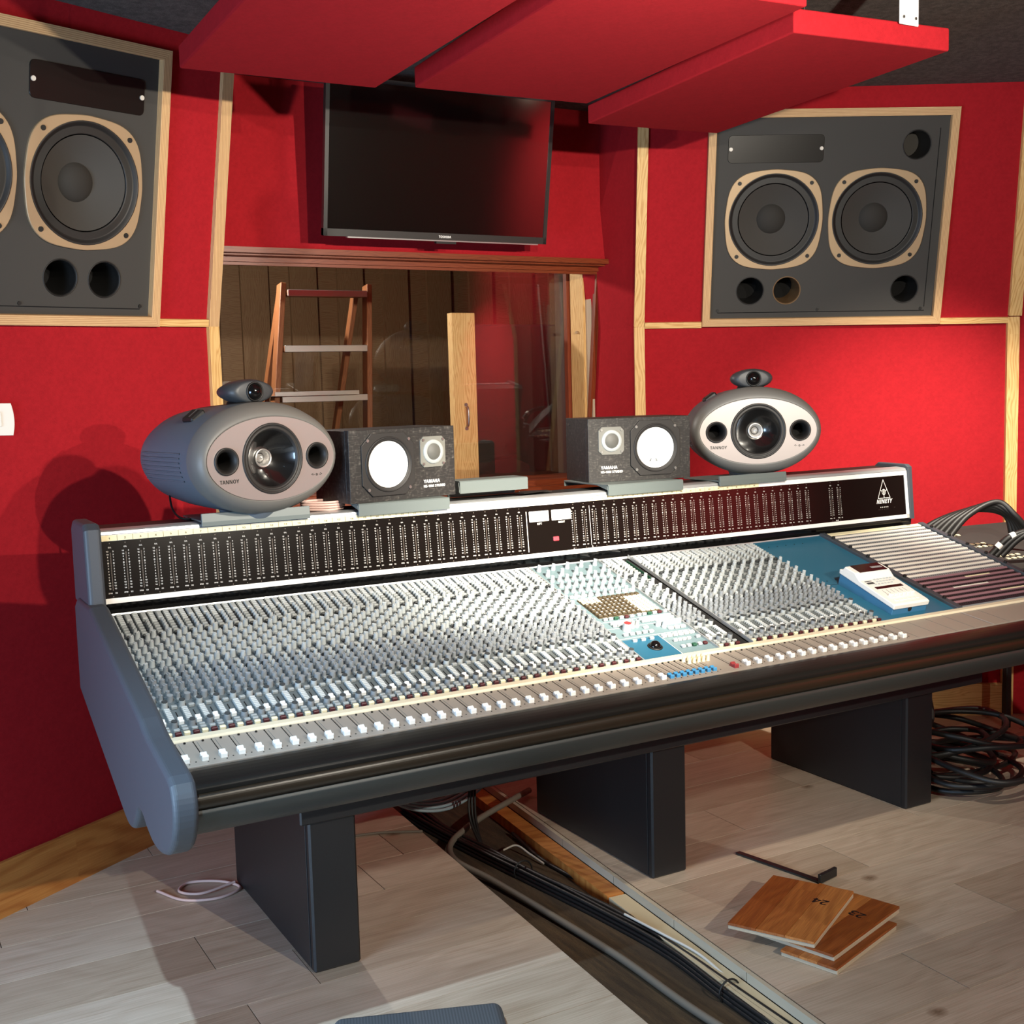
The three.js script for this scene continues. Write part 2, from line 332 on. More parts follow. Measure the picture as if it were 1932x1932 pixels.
// right wall
{
  const lower = slab(arr(lowR(-0.03, -0.02)), arr(lowR(1.70, -0.02)), arr(lowR(1.70, yF)), arr(lowR(-0.03, yF)), 0.06);
  const s = poly([[-0.03, -0.02], [1.95, -0.02], [1.95, 1.2], [-0.03, 1.2]]);
  const d = MON.R.d + 0.025, h = new THREE.Path(); h.moveTo(d, 0.025); h.lineTo(d, MON.R.H - 0.025); h.lineTo(d + MON.R.W - 0.05, MON.R.H - 0.025); h.lineTo(d + MON.R.W - 0.05, 0.025); h.closePath(); s.holes.push(h);
  const upper = tr(ext(s, 0.04), 0, 0, -0.04); boxUV(upper); upper.applyMatrix4(MR);
  struct('wall_right', [lower, upper], M.red, 'red fabric wall behind the patchbay end of the desk');
  struct('baseboard_right', slab(arr(lowR(0.0, 0.0, 0.02)), arr(lowR(1.68, 0.0, 0.02)), arr(lowR(1.68, 0.15, 0.02)), arr(lowR(0.0, 0.15, 0.02)), 0.02), M.pine, 'pine baseboard behind the cable heap');
}
// next wall segment on the far side, beyond the tall pine post trim
const Q = lowR(1.70, 0), e2 = V(0.72, 0, 0.694), n2 = V(-0.694, 0, 0.72);
const low2 = (s, y, n = 0) => Q.clone().add(e2.clone().multiplyScalar(s)).add(n2.clone().multiplyScalar(n)).setY(y);
{
  const lower = slab(arr(low2(-0.05, -0.02)), arr(low2(1.9, -0.02)), arr(low2(1.9, yF)), arr(low2(-0.05, yF)), 0.06);
  const t = Math.tan(0.2) * (CE - yF + 0.1), upper = slab(arr(low2(-0.25, yF)), arr(low2(1.9, yF)), arr(low2(1.9, CE + 0.1, t)), arr(low2(-0.25, CE + 0.1, t)), 0.06);
  struct('wall_far', [lower, upper], M.red, 'red fabric wall beyond the tall pine post trim');
}
// centre bay: deep recess with the control room window
const zR = -1.91, xW0 = 0.66, xW1 = 2.60;
{
  const top = onR(-0.035, 1.15, 0.0), a = [xW1, yF, -1.70], b = arr(V(top.x, top.y, top.z));
  const revealR = [slab([xW1, 0.0, -1.70], [xW1, 0.0, -2.30], [xW1, yF, -2.30], a, -0.05), slab(a, [xW1, yF, -2.30], [xW1, CE + 0.1, -2.30], b, -0.05)];
  const topL = onL(-0.035, 1.15, 0.0);
  const revealL = [slab([xW0, 0, -2.10], [xW0, 0, -1.70], [xW0, yF, -1.70], [xW0, yF, -2.10], -0.05), slab([xW0, yF, -1.96], [xW0, yF, -1.70], arr(topL), [xW0, CE + 0.1, -1.96], -0.05)];
  const panel = bx(xW1 - xW0 + 0.1, CE - 2.14 + 0.1, 0.05, (xW0 + xW1) / 2, (CE + 2.14 + 0.1) / 2, zR - 0.025);
  const below = bx(xW1 - xW0 + 0.1, 1.12, 0.35, (xW0 + xW1) / 2, 0.56, -2.24);
  const over = bx(xW1 - xW0 + 0.1, 0.9, 0.3, (xW0 + xW1) / 2, 2.61, -2.15);
  struct('wall_center', [panel, below, over, ...revealR, ...revealL].map((g) => boxUV(tidy(g))), M.red, 'red fabric window bay with deep side reveals');
}
// window: tilted near pane, deep jambs, far pane
{
  const w = struct('window_1', [bx(xW1 - xW0, 0.022, 0.05, (xW0 + xW1) / 2, 2.148, zR + 0.005)].map((g) => boxUV(g, 'x')), M.stain, 'control room window with brown stained frame and two panes');
  mesh('frame', boxUV(bx(xW1 - xW0, 0.03, 0.16, (xW0 + xW1) / 2, 2.146, -1.995), 'x'), M.stain, w);
  mesh('glazing_bead', boxUV(bx(xW1 - xW0, 0.02, 0.03, (xW0 + xW1) / 2, 2.121, -1.985), 'x'), M.stain, w);
  mesh('glazing_bead', boxUV(bx(xW1 - xW0, 0.012, 0.02, (xW0 + xW1) / 2, 2.105, -1.995), 'x'), M.stain, w);
  const zAt = (y) => -1.985 - (2.12 - y) * 0.12;
  for (const [o, t] of [[0.0, 0.022], [0.024, 0.014]]) {
    mesh('glazing_bead', boxUV(slab([xW1 - 0.002 - t, 1.12, zAt(1.12) - o], [xW1 - 0.002, 1.12, zAt(1.12) - o], [xW1 - 0.002, 2.13, zAt(2.13) - o], [xW1 - 0.002 - t, 2.13, zAt(2.13) - o], 0.014), 'y'), M.stain, w);
    mesh('glazing_bead', boxUV(slab([xW0, 1.12, zAt(1.12) - o], [xW0 + t, 1.12, zAt(1.12) - o], [xW0 + t, 2.13, zAt(2.13) - o], [xW0, 2.13, zAt(2.13) - o], 0.014), 'y'), M.stain, w);
  }
  mesh('sill', boxUV(cb(xW1 - xW0, 0.03, 0.12, 0.004, (xW0 + xW1) / 2, 1.135, -2.06), 'x'), M.stain, w);
  mesh('sill', boxUV(cb(xW1 - xW0, 0.024, 0.08, 0.004, (xW0 + xW1) / 2, 1.112, -1.985), 'x'), M.stain, w);
  mesh('sill_board', boxUV(bx(xW1 - xW0, 0.02, 0.2, (xW0 + xW1) / 2, 1.14, -2.2), 'x'), M.stain, w);
  mesh('plaster_gap', boxUV(bx(0.012, 1.0, 0.055, xW1 - 0.008, 1.63, -2.085)), M.plaster, w);
  mesh('jamb', boxUV(bx(0.03, 1.0, 0.115, xW1 - 0.012, 1.63, -2.165), 'y'), M.pine, w);
  mesh('jamb', boxUV(bx(0.03, 0.93, 0.2, xW0 + 0.012, 1.59, -2.16), 'y'), M.pine, w);
  mesh('coat_hook', [cylZ(0.006, 0.014, 12, 0, 0, 0), new THREE.SphereGeometry(0.007, 10, 8)].map((g) => rot(tidy(g), 0, -Math.PI / 2)), M.gold, w, [xW1 - 0.033, 1.838, -2.155]);
  mesh('glazing_bead', boxUV(bx(0.045, 1.0, 0.03, xW1 - 0.02, 1.63, -2.245), 'y'), M.stain, w);
  mesh('pane', slab([xW0, 1.13, zAt(1.13)], [xW1 - 0.004, 1.13, zAt(1.13)], [xW1 - 0.004, 2.12, zAt(2.12)], [xW0, 2.12, zAt(2.12)], 0.004), M.glass, w);
  mesh('pane', bx(xW1 - xW0, 1.0, 0.004, (xW0 + xW1) / 2, 1.63, -2.262), M.glass, w);
}
// pine trims on the folds and corners
{
  const strip = (name, pts, t, long, mat, label) => struct(name, boxUV(slab(...pts.map(arr), t), long, rr(0, 1), rr(0, 1)), mat, label);
  let n = 0; const T = (pts, long, mat, label) => strip(`trim_${++n}`, pts, 0.022, long, mat, label);
  const w = 0.046, tt = 0.95;
  T([onL(0.0, 0.0, 0.018), onL(-w, 0.0, 0.018), onL(-w, tt, 0.018), onL(0.0, tt, 0.018)], 'y', M.ply, 'ply corner trim on the window side of the wall monitor by the light switch, above the fold');
  T([lowL(0.0, 0.0, 0.018), lowL(-w, 0.0, 0.018), lowL(-w, yF - 0.002, 0.018), lowL(0.0, yF - 0.002, 0.018)], 'y', M.pine, 'pale pine corner trim below the fold, behind the egg shaped speaker by the light switch');
  T([onL(MON.L.d + 0.002, 0.0, 0.018), onL(0.002, 0.0, 0.018), onL(0.002, 0.026, 0.018), onL(MON.L.d + 0.002, 0.026, 0.018)], 'x', M.pine, 'short pine rail joining the wall monitor frame to the corner trim by the light switch');
  T([onR(-w, 0.002, 0.018), onR(0.0, 0.002, 0.018), onR(0.0, tt, 0.018), onR(-w, tt, 0.018)], 'y', M.pine, 'pine corner trim between the window bay and the patchbay side monitor, above the fold');
  T([lowR(-w, 0.0, 0.018), lowR(0.0, 0.0, 0.018), lowR(0.0, yF - 0.002, 0.018), lowR(-w, yF - 0.002, 0.018)], 'y', M.pine, 'pale pine corner trim between window bay and patchbay side wall, below the fold');
  T([onR(0.002, -0.006, 0.018), onR(MON.R.d - 0.002, -0.006, 0.018), onR(MON.R.d - 0.002, 0.02, 0.018), onR(0.002, 0.02, 0.018)], 'x', M.pine, 'short pine rail from the window corner trim to the monitor frame');
  T([onR(MON.R.d + MON.R.W + 0.002, -0.003, 0.018), onR(1.642, -0.003, 0.018), onR(1.642, 0.023, 0.018), onR(MON.R.d + MON.R.W + 0.002, 0.023, 0.018)], 'x', M.pine, 'short pine rail with a knot between the monitor frame and the tall post trim');
  T([onR(1.644, 0.03, 0.02), onR(1.700, 0.03, 0.02), onR(1.66, 1.0, 0.02), onR(1.604, 1.0, 0.02)], 'y', M.pine, 'slanting pine post trim above the fold at the outer end of the patchbay side wall');
  T([lowR(1.640, 0.0, 0.02), lowR(1.694, 0.0, 0.02), lowR(1.694, yF, 0.02), lowR(1.640, yF, 0.02)], 'y', M.pine, 'tall pine post trim below the fold at the outer end of the patchbay side wall');
  const cr = struct('trim_10', boxUV(slab(arr(low2(0.0, 0.80, 0.02)), arr(low2(1.85, 0.80, 0.02)), arr(low2(1.85, 0.885, 0.02)), arr(low2(0.0, 0.885, 0.02)), 0.02), 'x'), M.pine, 'moulded pine dado rail beyond the tall post trim');
  mesh('moulding', boxUV(slab(arr(low2(0.0, 0.852, 0.034)), arr(low2(1.85, 0.852, 0.034)), arr(low2(1.85, 0.885, 0.034)), arr(low2(0.0, 0.885, 0.034)), 0.03), 'x'), M.pine, cr);
}
// ceiling, and the rest of the room behind the camera
struct('ceiling', [bx(8.2, 0.08, 7.0, 1.4, CE + 0.04, 1.2)].map((g) => boxUV(g)), M.felt, 'dark grey felt ceiling');
struct('wall_back', boxUV(bx(8.2, 3.0, 0.1, 1.4, 1.4, 4.65)), M.darkWood, 'wall behind the camera');
struct('wall_east', boxUV(bx(0.1, 3.0, 5.2, 5.3, 1.4, 2.2)), M.red, 'red side wall out of view');
{
  // side wall with the daylight window opening (z 0.4 to 2.0, y 0.4 to 1.6)
  const s = poly([[-0.7, -0.02], [4.7, -0.02], [4.7, CE + 0.1], [-0.7, CE + 0.1]]);
  const h = new THREE.Path(); h.moveTo(0.4, 0.4); h.lineTo(0.4, 1.6); h.lineTo(2.0, 1.6); h.lineTo(2.0, 0.4); h.closePath(); s.holes.push(h);
  const g = ext(s, 0.1); g.rotateY(-Math.PI / 2); tr(g, -2.38, 0, 0);
  struct('wall_side', boxUV(g), M.darkWood, 'side wall with the daylight window, out of view');
  const w2 = struct('window_2', boxUV(bx(0.06, 0.05, 1.6, -2.43, 0.425, 1.2)), M.white, 'daylight window frame out of view');
  mesh('frame', [bx(0.06, 0.05, 1.6, -2.43, 1.575, 1.2), bx(0.06, 1.2, 0.05, -2.43, 1.0, 0.425), bx(0.06, 1.2, 0.05, -2.43, 1.0, 1.975)], M.white, w2);
}
// live room seen through the window
{
  const lr = struct('wall_live_room', boxUV(bx(6.2, 3.0, 0.1, 2.6, 1.4, -5.6)), M.darkWood, 'dark panelled far wall of the live room behind the glass');
  for (let k = 0; k < 14; k++) mesh('panel_board', boxUV(bx(0.2, 2.9, 0.03, 0.6 + k * 0.36, 1.4, -5.53), 'y', rr(0, 2), rr(0, 2)), M.darkWood, lr);
  struct('wall_live_side', [bx(0.1, 3.0, 3.4, 5.6, 1.4, -4.0), bx(0.1, 3.0, 3.4, -0.4, 1.4, -4.0)].map((g) => boxUV(g)), M.curtain, 'dark side walls of the live room');
  struct('ceiling_live_room', boxUV(bx(6.2, 0.1, 3.6, 2.6, 2.86, -4.0)), M.curtain, 'dark live room ceiling');
  struct('floor_live_room', boxUV(bx(6.2, 0.1, 3.6, 2.6, -0.05, -4.0)), M.darkWood, 'live room floor');
  struct('wall_live_near', [bx(1.4, 3.0, 0.1, -0.08, 1.4, -2.36), bx(3.2, 3.0, 0.1, 4.2, 1.4, -2.36)].map((g) => boxUV(g)), M.curtain, 'live room side of the window wall');
}

// ---------------------------------------------------------------- lamps
{
  const can = (p, to, label, face = M.glow) => {
    const t = thing('track_spotlight', label, 'spotlight', p); const o = new THREE.Object3D();
    const dir = V(...to).sub(V(...p)).normalize(), q = new THREE.Quaternion().setFromUnitVectors(V(0, 0, 1), dir);
    const put = (g) => { g = tidy(g); g.applyQuaternion(q); return g; };
    mesh('housing', put(tr(latheZ([[0.0, -0.13], [0.035, -0.13], [0.042, -0.115], [0.042, -0.014], [0.038, -0.014], [0.038, -0.05], [0, -0.05]], 24), 0, 0, 0)), M.canBlack, t);
    mesh('lamp_face', put(cylZ(0.036, 0.004, 24, 0, 0, -0.018)), face, t);
    mesh('stem', cyl(0.008, CE - p[1] - 0.02, 10, 0, (CE - p[1]) / 2 + 0.01, 0), M.canBlack, t);
  };
  can(SPOTS[0].at, SPOTS[0].to, 'black ceiling spotlight aimed at the middle of the mixing desk');
  can(SPOTS[1].at, SPOTS[1].to, 'black ceiling spotlight aimed at the window bay');
  can(SPOTS[3].at, SPOTS[3].to, 'black ceiling spotlight above the patchbay');
  can(SPOTS[4].at, SPOTS[4].to, 'black ceiling spotlight near the wall behind the camera');
  can(SPOTS[5].at, SPOTS[5].to, 'black ceiling spotlight washing the red side wall out of view');
  can(SPOTS[6].at, SPOTS[6].to, 'added black ceiling spotlight with a cool bulb to brighten the floor by the desk end', M.glowCool);
  for (const s of SPOTS) {
    const l = new THREE.SpotLight(s.cool ? COOL : WARM, s.cd, 0, s.angle, s.pen, 2); l.position.set(...s.at); l.target.position.set(...s.to);
    l.castShadow = true; l.shadow.mapSize.set(2048, 2048); l.shadow.radius = 1; l.shadow.bias = -0.0004; scene.add(l, l.target);
  }
  const t = thing('added_fill_lamp', 'added small bulb lamp to brighten the live room', 'lamp', [0.9, 2.45, -3.3]);  // unseen lamp added so the room behind the glass shows
  mesh('bulb', new THREE.SphereGeometry(0.045, 16, 12), M.glow, t); mesh('cord', cyl(0.004, 0.36, 8, 0, 0.2, 0), M.canBlack, t);
  const p = new THREE.PointLight(new THREE.Color(1, 0.93, 0.84), 9, 0, 2); p.position.set(0.9, 2.45, -3.3); p.castShadow = true; p.shadow.radius = 2; scene.add(p);
}

// ---------------------------------------------------------------- wall monitors
function mainMonitor(matrix, m, dim, label) {
  const t = thing('wall_monitor', label, 'loudspeaker', [0, 0, 0], 0, 'wall monitors');
  t.applyMatrix4(matrix);
  const X = (s) => m * s, { d, W, H } = dim, cx = X(d + W / 2), f = 0.032;
  // pine frame, four mitred members
  const x0 = X(d), x1 = X(d + W), i0 = X(d + f), i1 = X(d + W - f);
  const member = (pts, long) => { let p = pts; if (m < 0) p = pts.slice().reverse(); mesh('frame_member', boxUV(ext(poly(p), 0.036, 0.0015, 1), long, rr(0, 1), rr(0, 1)), M.ply, t, [0, 0, -0.012]); };
  member([[x0, 0], [x1, 0], [i1, f], [i0, f]], 'x'); member([[i0, H - f], [i1, H - f], [x1, H], [x0, H]], 'x');
  member([[x0, 0], [i0, f], [i0, H - f], [x0, H]], 'y'); member([[i1, f], [x1, 0], [x1, H], [i1, H - f]], 'y');
  // baffle with cut-outs
  const drv = [[d + 0.30, 0.465], [d + 0.755, 0.465]], ports = [[d + 0.213, 0.155], [d + 0.377, 0.155], [d + 0.905, 0.155], [d + 0.905, 0.775]];
  const s = poly([[i0, f], [i1, f], [i1, H - f], [i0, H - f]].map((q) => q));
  for (const [a, b] of drv) { s.holes.push(ring(X(a), b, 0.192)); }
  for (const [a, b] of ports) { s.holes.push(ring(X(a), b, 0.058, 40)); }
  mesh('baffle', boxUV(tr(ext(s, 0.02, 0, 1, 40), 0, 0, -0.02)), M.baffle, t);
  mesh('back_box', bx(W - 0.07, H - 0.07, 0.02, cx, H / 2, -0.2), M.pit, t);
  // groove line: a raised inner panel edge
  const gw = 0.003; mesh('panel_groove', [bx(gw, H - 0.16, 0.002, X(d + W - 0.072), H / 2 - 0.005, 0.0005), bx(W - 0.14, gw, 0.002, cx, 0.058, 0.0005)], M.pit, t);
  for (const [a, b] of drv) {
    const g = new THREE.Group(); const o = [X(a), b, 0];
    // cast chassis ring with four ears
    const sh = new THREE.Shape(), n = 96; for (let i = 0; i < n; i++) { const th = i / n * 2 * Math.PI, r = 0.2135 + 0.026 * Math.pow(Math.abs(Math.sin(2 * th)), 3); i ? sh.lineTo(r * Math.cos(th), r * Math.sin(th)) : sh.moveTo(r * Math.cos(th), r * Math.sin(th)); }
    sh.holes.push(ring(0, 0, 0.1985, 80));
    const chassis = mesh('chassis_ring', boxUV(ext(sh, 0.008, 0.002, 1, 48)), M.gold, t, o);
    for (let k = 0; k < 4; k++) { const th = Math.PI / 4 + k * Math.PI / 2; mesh('bolt', [cylZ(0.0085, 0.006, 16), cylZ(0.005, 0.008, 6)], M.black, chassis, [0.222 * Math.cos(th), 0.222 * Math.sin(th), 0.011]); }
    const prof = [[0.1985, 0.012], [0.192, 0.014], [0.186, 0.004]]; for (let i = 0; i < 5; i++) prof.push([0.183 - i * 0.006, 0.006], [0.180 - i * 0.006, -0.001]);
    mesh('surround', latheZ(prof, 64), M.rubber, t, o);
    mesh('cone', latheZ([[0.153, 0.0], [0.12, -0.022], [0.09, -0.04], [0.058, -0.056]], 64), M.coneGrey, t, o);
    mesh('dust_cap', latheZ([[0.064, -0.053], [0.06, -0.049], [0.045, -0.038], [0.02, -0.032], [0.0001, -0.031]], 48), M.coneDark, t, o);
  }
  ports.forEach(([a, b], k) => {
    const pm = mesh('port', latheZ([[0.063, 0.0], [0.0625, 0.003], [0.059, 0.002], [0.0565, -0.005], [0.0565, -0.16]], 40), k === 1 && m > 0 ? M.darkWood : M.black, t, [X(a), b, 0]);  // one port tube is coloured brown to look lit inside
    mesh('port_end', cylZ(0.057, 0.004, 32, 0, 0, -0.162), k === 3 ? M.coneGrey : M.pit, pm);
  });
  // recessed high frequency panel with two white screws
  const hx = X(d + 0.295), hs = new THREE.Shape(), w = 0.206, h = 0.057, r = 0.02; hs.moveTo(-w + r, -h); hs.lineTo(w - r, -h); hs.quadraticCurveTo(w, -h, w, -h + r); hs.lineTo(w, h - r); hs.quadraticCurveTo(w, h, w - r, h); hs.lineTo(-w + r, h); hs.quadraticCurveTo(-w, h, -w, h - r); hs.lineTo(-w, -h + r); hs.quadraticCurveTo(-w, -h, -w + r, -h);
  const hp = mesh('horn_panel', boxUV(ext(hs, 0.003, 0.001, 1, 8)), M.hornPanel, t, [hx, 0.765, 0]);
  for (const q of [-1, 1]) mesh('screw', [cylZ(0.008, 0.006, 16)], M.boltWhite, hp, [q * 0.196, 0, 0.005]);
  for (const a of [0.07, 0.52, 0.985]) mesh('screw', cylZ(0.0065, 0.004, 10), M.black, t, [X(d + a), 0.068, 0.002]);
  return t;
}
mainMonitor(ML, -1, MON.L, 'large two-woofer monitor built into the red wall above the light switch, in a pine frame');
mainMonitor(MR, 1, MON.R, 'large two-woofer monitor built into the red wall above the patchbay end, in a pine frame');

// light switch on the left wall
{
  const t = thing('light_switch', 'white double rocker light switch plate on the red wall', 'light switch', arr(lowL(0.86, 1.525, 0.004)), tL);
  const s = new THREE.Shape(); s.moveTo(-0.07, -0.046); s.lineTo(0.052, -0.05); s.quadraticCurveTo(0.066, 0, 0.05, 0.05); s.lineTo(-0.07, 0.052); s.closePath();
  mesh('plate', boxUV(ext(s, 0.006, 0.0015, 2)), M.white, t);
  mesh('rocker', cb(0.09, 0.048, 0.006, 0.002, -0.03, 0.001, 0.009), M.white, t);
}

// ---------------------------------------------------------------- television
{
  const t = thing('television', 'black flat television tilted down over the studio window', 'television', [1.616, 2.19, -1.70]);
  const w = 1.008, h = 0.595, k = new THREE.Group(), ta = 0.17; // leans forward at the top
  const lean = (g) => rot(tidy(g), ta);
  mesh('back', lean(rb(w - 0.03, h - 0.03, 0.05, 0.015, 0, h / 2, -0.03)), M.black, t);
  mesh('bezel', [bx(w, 0.028, 0.024, 0, 0.014, 0), bx(w, 0.016, 0.024, 0, h - 0.008, 0), bx(0.016, h, 0.024, -w / 2 + 0.008, h / 2, 0), bx(0.016, h, 0.024, w / 2 - 0.008, h / 2, 0)].map(lean), M.bezel, t);
  mesh('screen', lean(bx(w - 0.03, h - 0.042, 0.01, 0, h / 2 + 0.006, 0.004)), M.screen, t);
  mesh('trim_strip', lean(bx(w * 0.86, 0.005, 0.02, 0.03, -0.002, 0.002)), M.silver, t);
  mesh('brand_lettering', lean(tr(text('TOSHIBA', 0.0095), 0.02, 0.014, 0.0125)), M.print, t);
  mesh('sensor', lean(bx(0.09, 0.012, 0.02, 0.03, -0.008, -0.002)), M.black, t);
  mesh('wall_bracket', [bx(0.3, 0.25, 0.03, 0, 0.28, -0.19), bx(0.08, 0.06, 0.16, 0, 0.28, -0.11)], M.canBlack, t);
}
// ---------------------------------------------------------------- ceiling baffles
{
  const panel = (label, x, z, y, w, l, turn) => {
    const t = thing('acoustic_panel', label, 'acoustic panel', [x, y, z], turn, 'red ceiling panels');
    mesh('fabric_cover', boxUV(tidy(rb(w, 0.066, l, 0.006, 0, 0.033, 0))), M.red, t);
    for (const q of [-1, 1]) mesh('hanger_wire', cyl(0.002, CE - y - 0.06, 6, q * w * 0.4, (CE - y + 0.06) / 2, 0), M.steel, t);
    return t;
  };
  panel('red fabric ceiling panel nearest the light switch wall', 0.67, -0.22, 2.545, 0.62, 1.28, -0.02);
  panel('red fabric ceiling panel in the middle of the row of three', 1.405, -0.235, 2.55, 0.64, 1.14, -0.05);
  panel('red fabric ceiling panel nearest the patchbay side monitor, with a white hanging strap', 2.10, -0.35, 2.528, 0.56, 1.19, -0.085);
  const s = thing('hanging_strap', 'white metal strap hanging from the ceiling onto a red panel', 'strap', [2.165, 2.583, 0.262]);
  mesh('plate', cb(0.076, CE - 2.583, 0.004, 0.0015, 0, (CE - 2.583) / 2, 0), M.white, s);
  for (const q of [-1, 1]) mesh('screw', cylZ(0.0045, 0.004, 12, q * 0.024, 0.02, 0.003), M.steel, s);
}

// ---------------------------------------------------------------- mixing console
const con = thing('mixing_console', 'long grey analogue mixing desk on black pedestals with a meter bridge', 'mixing desk');
const XR = 3.09;                                        // right end
const sA = V(0, 1.0081, -0.4966), sD = V(0, -0.28006, 0.95998), sN = V(0, 0.95998, 0.28006), SL = 0.6577;
const onS = (x, s, h = 0) => V(x, sA.y + sD.y * s + sN.y * h, sA.z + sD.z * s + sN.z * h);
const SROT = Math.atan2(-sD.y, sD.z);                   // turn about x that lays local z along the slope
const fA = V(0, 0.8238, 0.1348), fD = V(0, -0.14406, 0.98957), fN = V(0, 0.98957, 0.14406), FROT = Math.atan2(0.14406, 0.98957);
const onF = (x, s, h = 0) => V(x, fA.y + fD.y * s + fN.y * h, fA.z + fD.z * s + fN.z * h);
const QX = 0.0406;
const smooth = (pts, n) => new THREE.CatmullRomCurve3(pts.map((q) => V(q[0], q[1], 0)), false, 'centripetal').getPoints(n).map((q) => [q.x, q.y]);
{
  // chassis, cheek, arm rest
  mesh('chassis', alongX([[-0.50, 0.995], [0.128, 0.812], [0.285, 0.787], [0.285, 0.70], [0.20, 0.655], [-0.05, 0.60], [-0.58, 0.80], [-0.63, 0.86], [-0.63, 0.98]], 0.0, XR), M.deskBlack, con);
  const cheekPts = [[-0.615, 0.80], [-0.615, 1.02], [-0.585, 1.038], [-0.42, 1.036], [0.10, 0.880], ...smooth([[0.125, 0.872], [0.16, 0.857], [0.20, 0.844]], 6), [0.37, 0.809], ...smooth([[0.39, 0.80], [0.402, 0.775], [0.402, 0.74], [0.382, 0.695], [0.335, 0.656], [0.27, 0.635], [0.21, 0.633], [0.155, 0.648], [0.105, 0.67], [0.06, 0.665], [0.025, 0.63], [-0.01, 0.602], [-0.045, 0.594], [-0.085, 0.602]], 44)];
  mesh('side_cheek', alongX(cheekPts, -0.056, -0.003, 0.012, 5), M.cheek, con);
  mesh('side_cheek', alongX(cheekPts.map(([z, y]) => [z, Math.min(y, 0.99 - Math.max(0, z + 0.45) * 0.29)]), XR, XR + 0.03, 0.004, 2), M.cheek, con);
  mesh('cheek_liner', [alongX([[-0.49, 0.98], [0.14, 0.80], [0.14, 0.832], [-0.49, 1.018]], -0.004, 0.001)], M.black, con);
  mesh('armrest', alongX([...smooth([[0.2825, 0.799], [0.296, 0.802], [0.35, 0.7945], [0.366, 0.789], [0.3725, 0.781], [0.372, 0.772]], 20), [0.2825, 0.772]], 0.0, XR, 0.0), M.pad, con);
  mesh('fascia', alongX([...smooth([[0.366, 0.7735], [0.377, 0.768], [0.3805, 0.757], [0.3795, 0.746], [0.375, 0.7395]], 14), [0.29, 0.7395], [0.29, 0.7735]], 0.0, XR), M.fascia, con);
  mesh('front_rail', alongX([...smooth([[0.377, 0.7375], [0.379, 0.729], [0.374, 0.712], [0.358, 0.69], [0.335, 0.674], [0.30, 0.664], [0.22, 0.655]], 24), [0.22, 0.7375]], 0.0, XR), M.rail, con);
  // pedestals and the steel beam between them
  for (const [x, z] of [[0.444, -0.232], [1.589, -0.24], [2.733, -0.24]]) {
    const p = mesh('pedestal', cb(0.137, 0.66, 0.735, 0.006, x + 0.0685, 0.33, z - 0.3675), M.pedestal, con);
    mesh('cover_plate', cb(0.002, 0.62, 0.70, 0.0008, x - 0.001, 0.32, z - 0.375), M.pedestal, p);
    for (const yy of [0.6, 0.64]) mesh('bolt', rot(cylZ(0.006, 0.005, 10), 0, Math.PI / 2).translate(x - 0.003, yy, z - 0.04), M.steel, p);
  }
  mesh('support_beam', cb(2.62, 0.16, 0.05, 0.004, 1.70, 0.54, -0.16), M.pedestal, con);
  for (let k = 0; k < 8; k++) mesh('bolt', cylZ(0.008, 0.006, 12, 0.625 + (k % 2) * 0.04 + Math.floor(k / 2) * 0.57, 0.545, -0.133), M.steel, con);
  // top rim and the dark gap below the meter bridge
  mesh('rim', alongX([[-0.508, 1.008], [-0.498, 1.012], [-0.496, 1.004], [-0.506, 1.002]], 0.0, XR), M.alu, con);
  mesh('rear_apron', alongX([[-0.52, 0.98], [-0.512, 1.044], [-0.66, 1.044], [-0.66, 0.98]], 0.0, XR - 0.04), M.blackGloss, con);
}
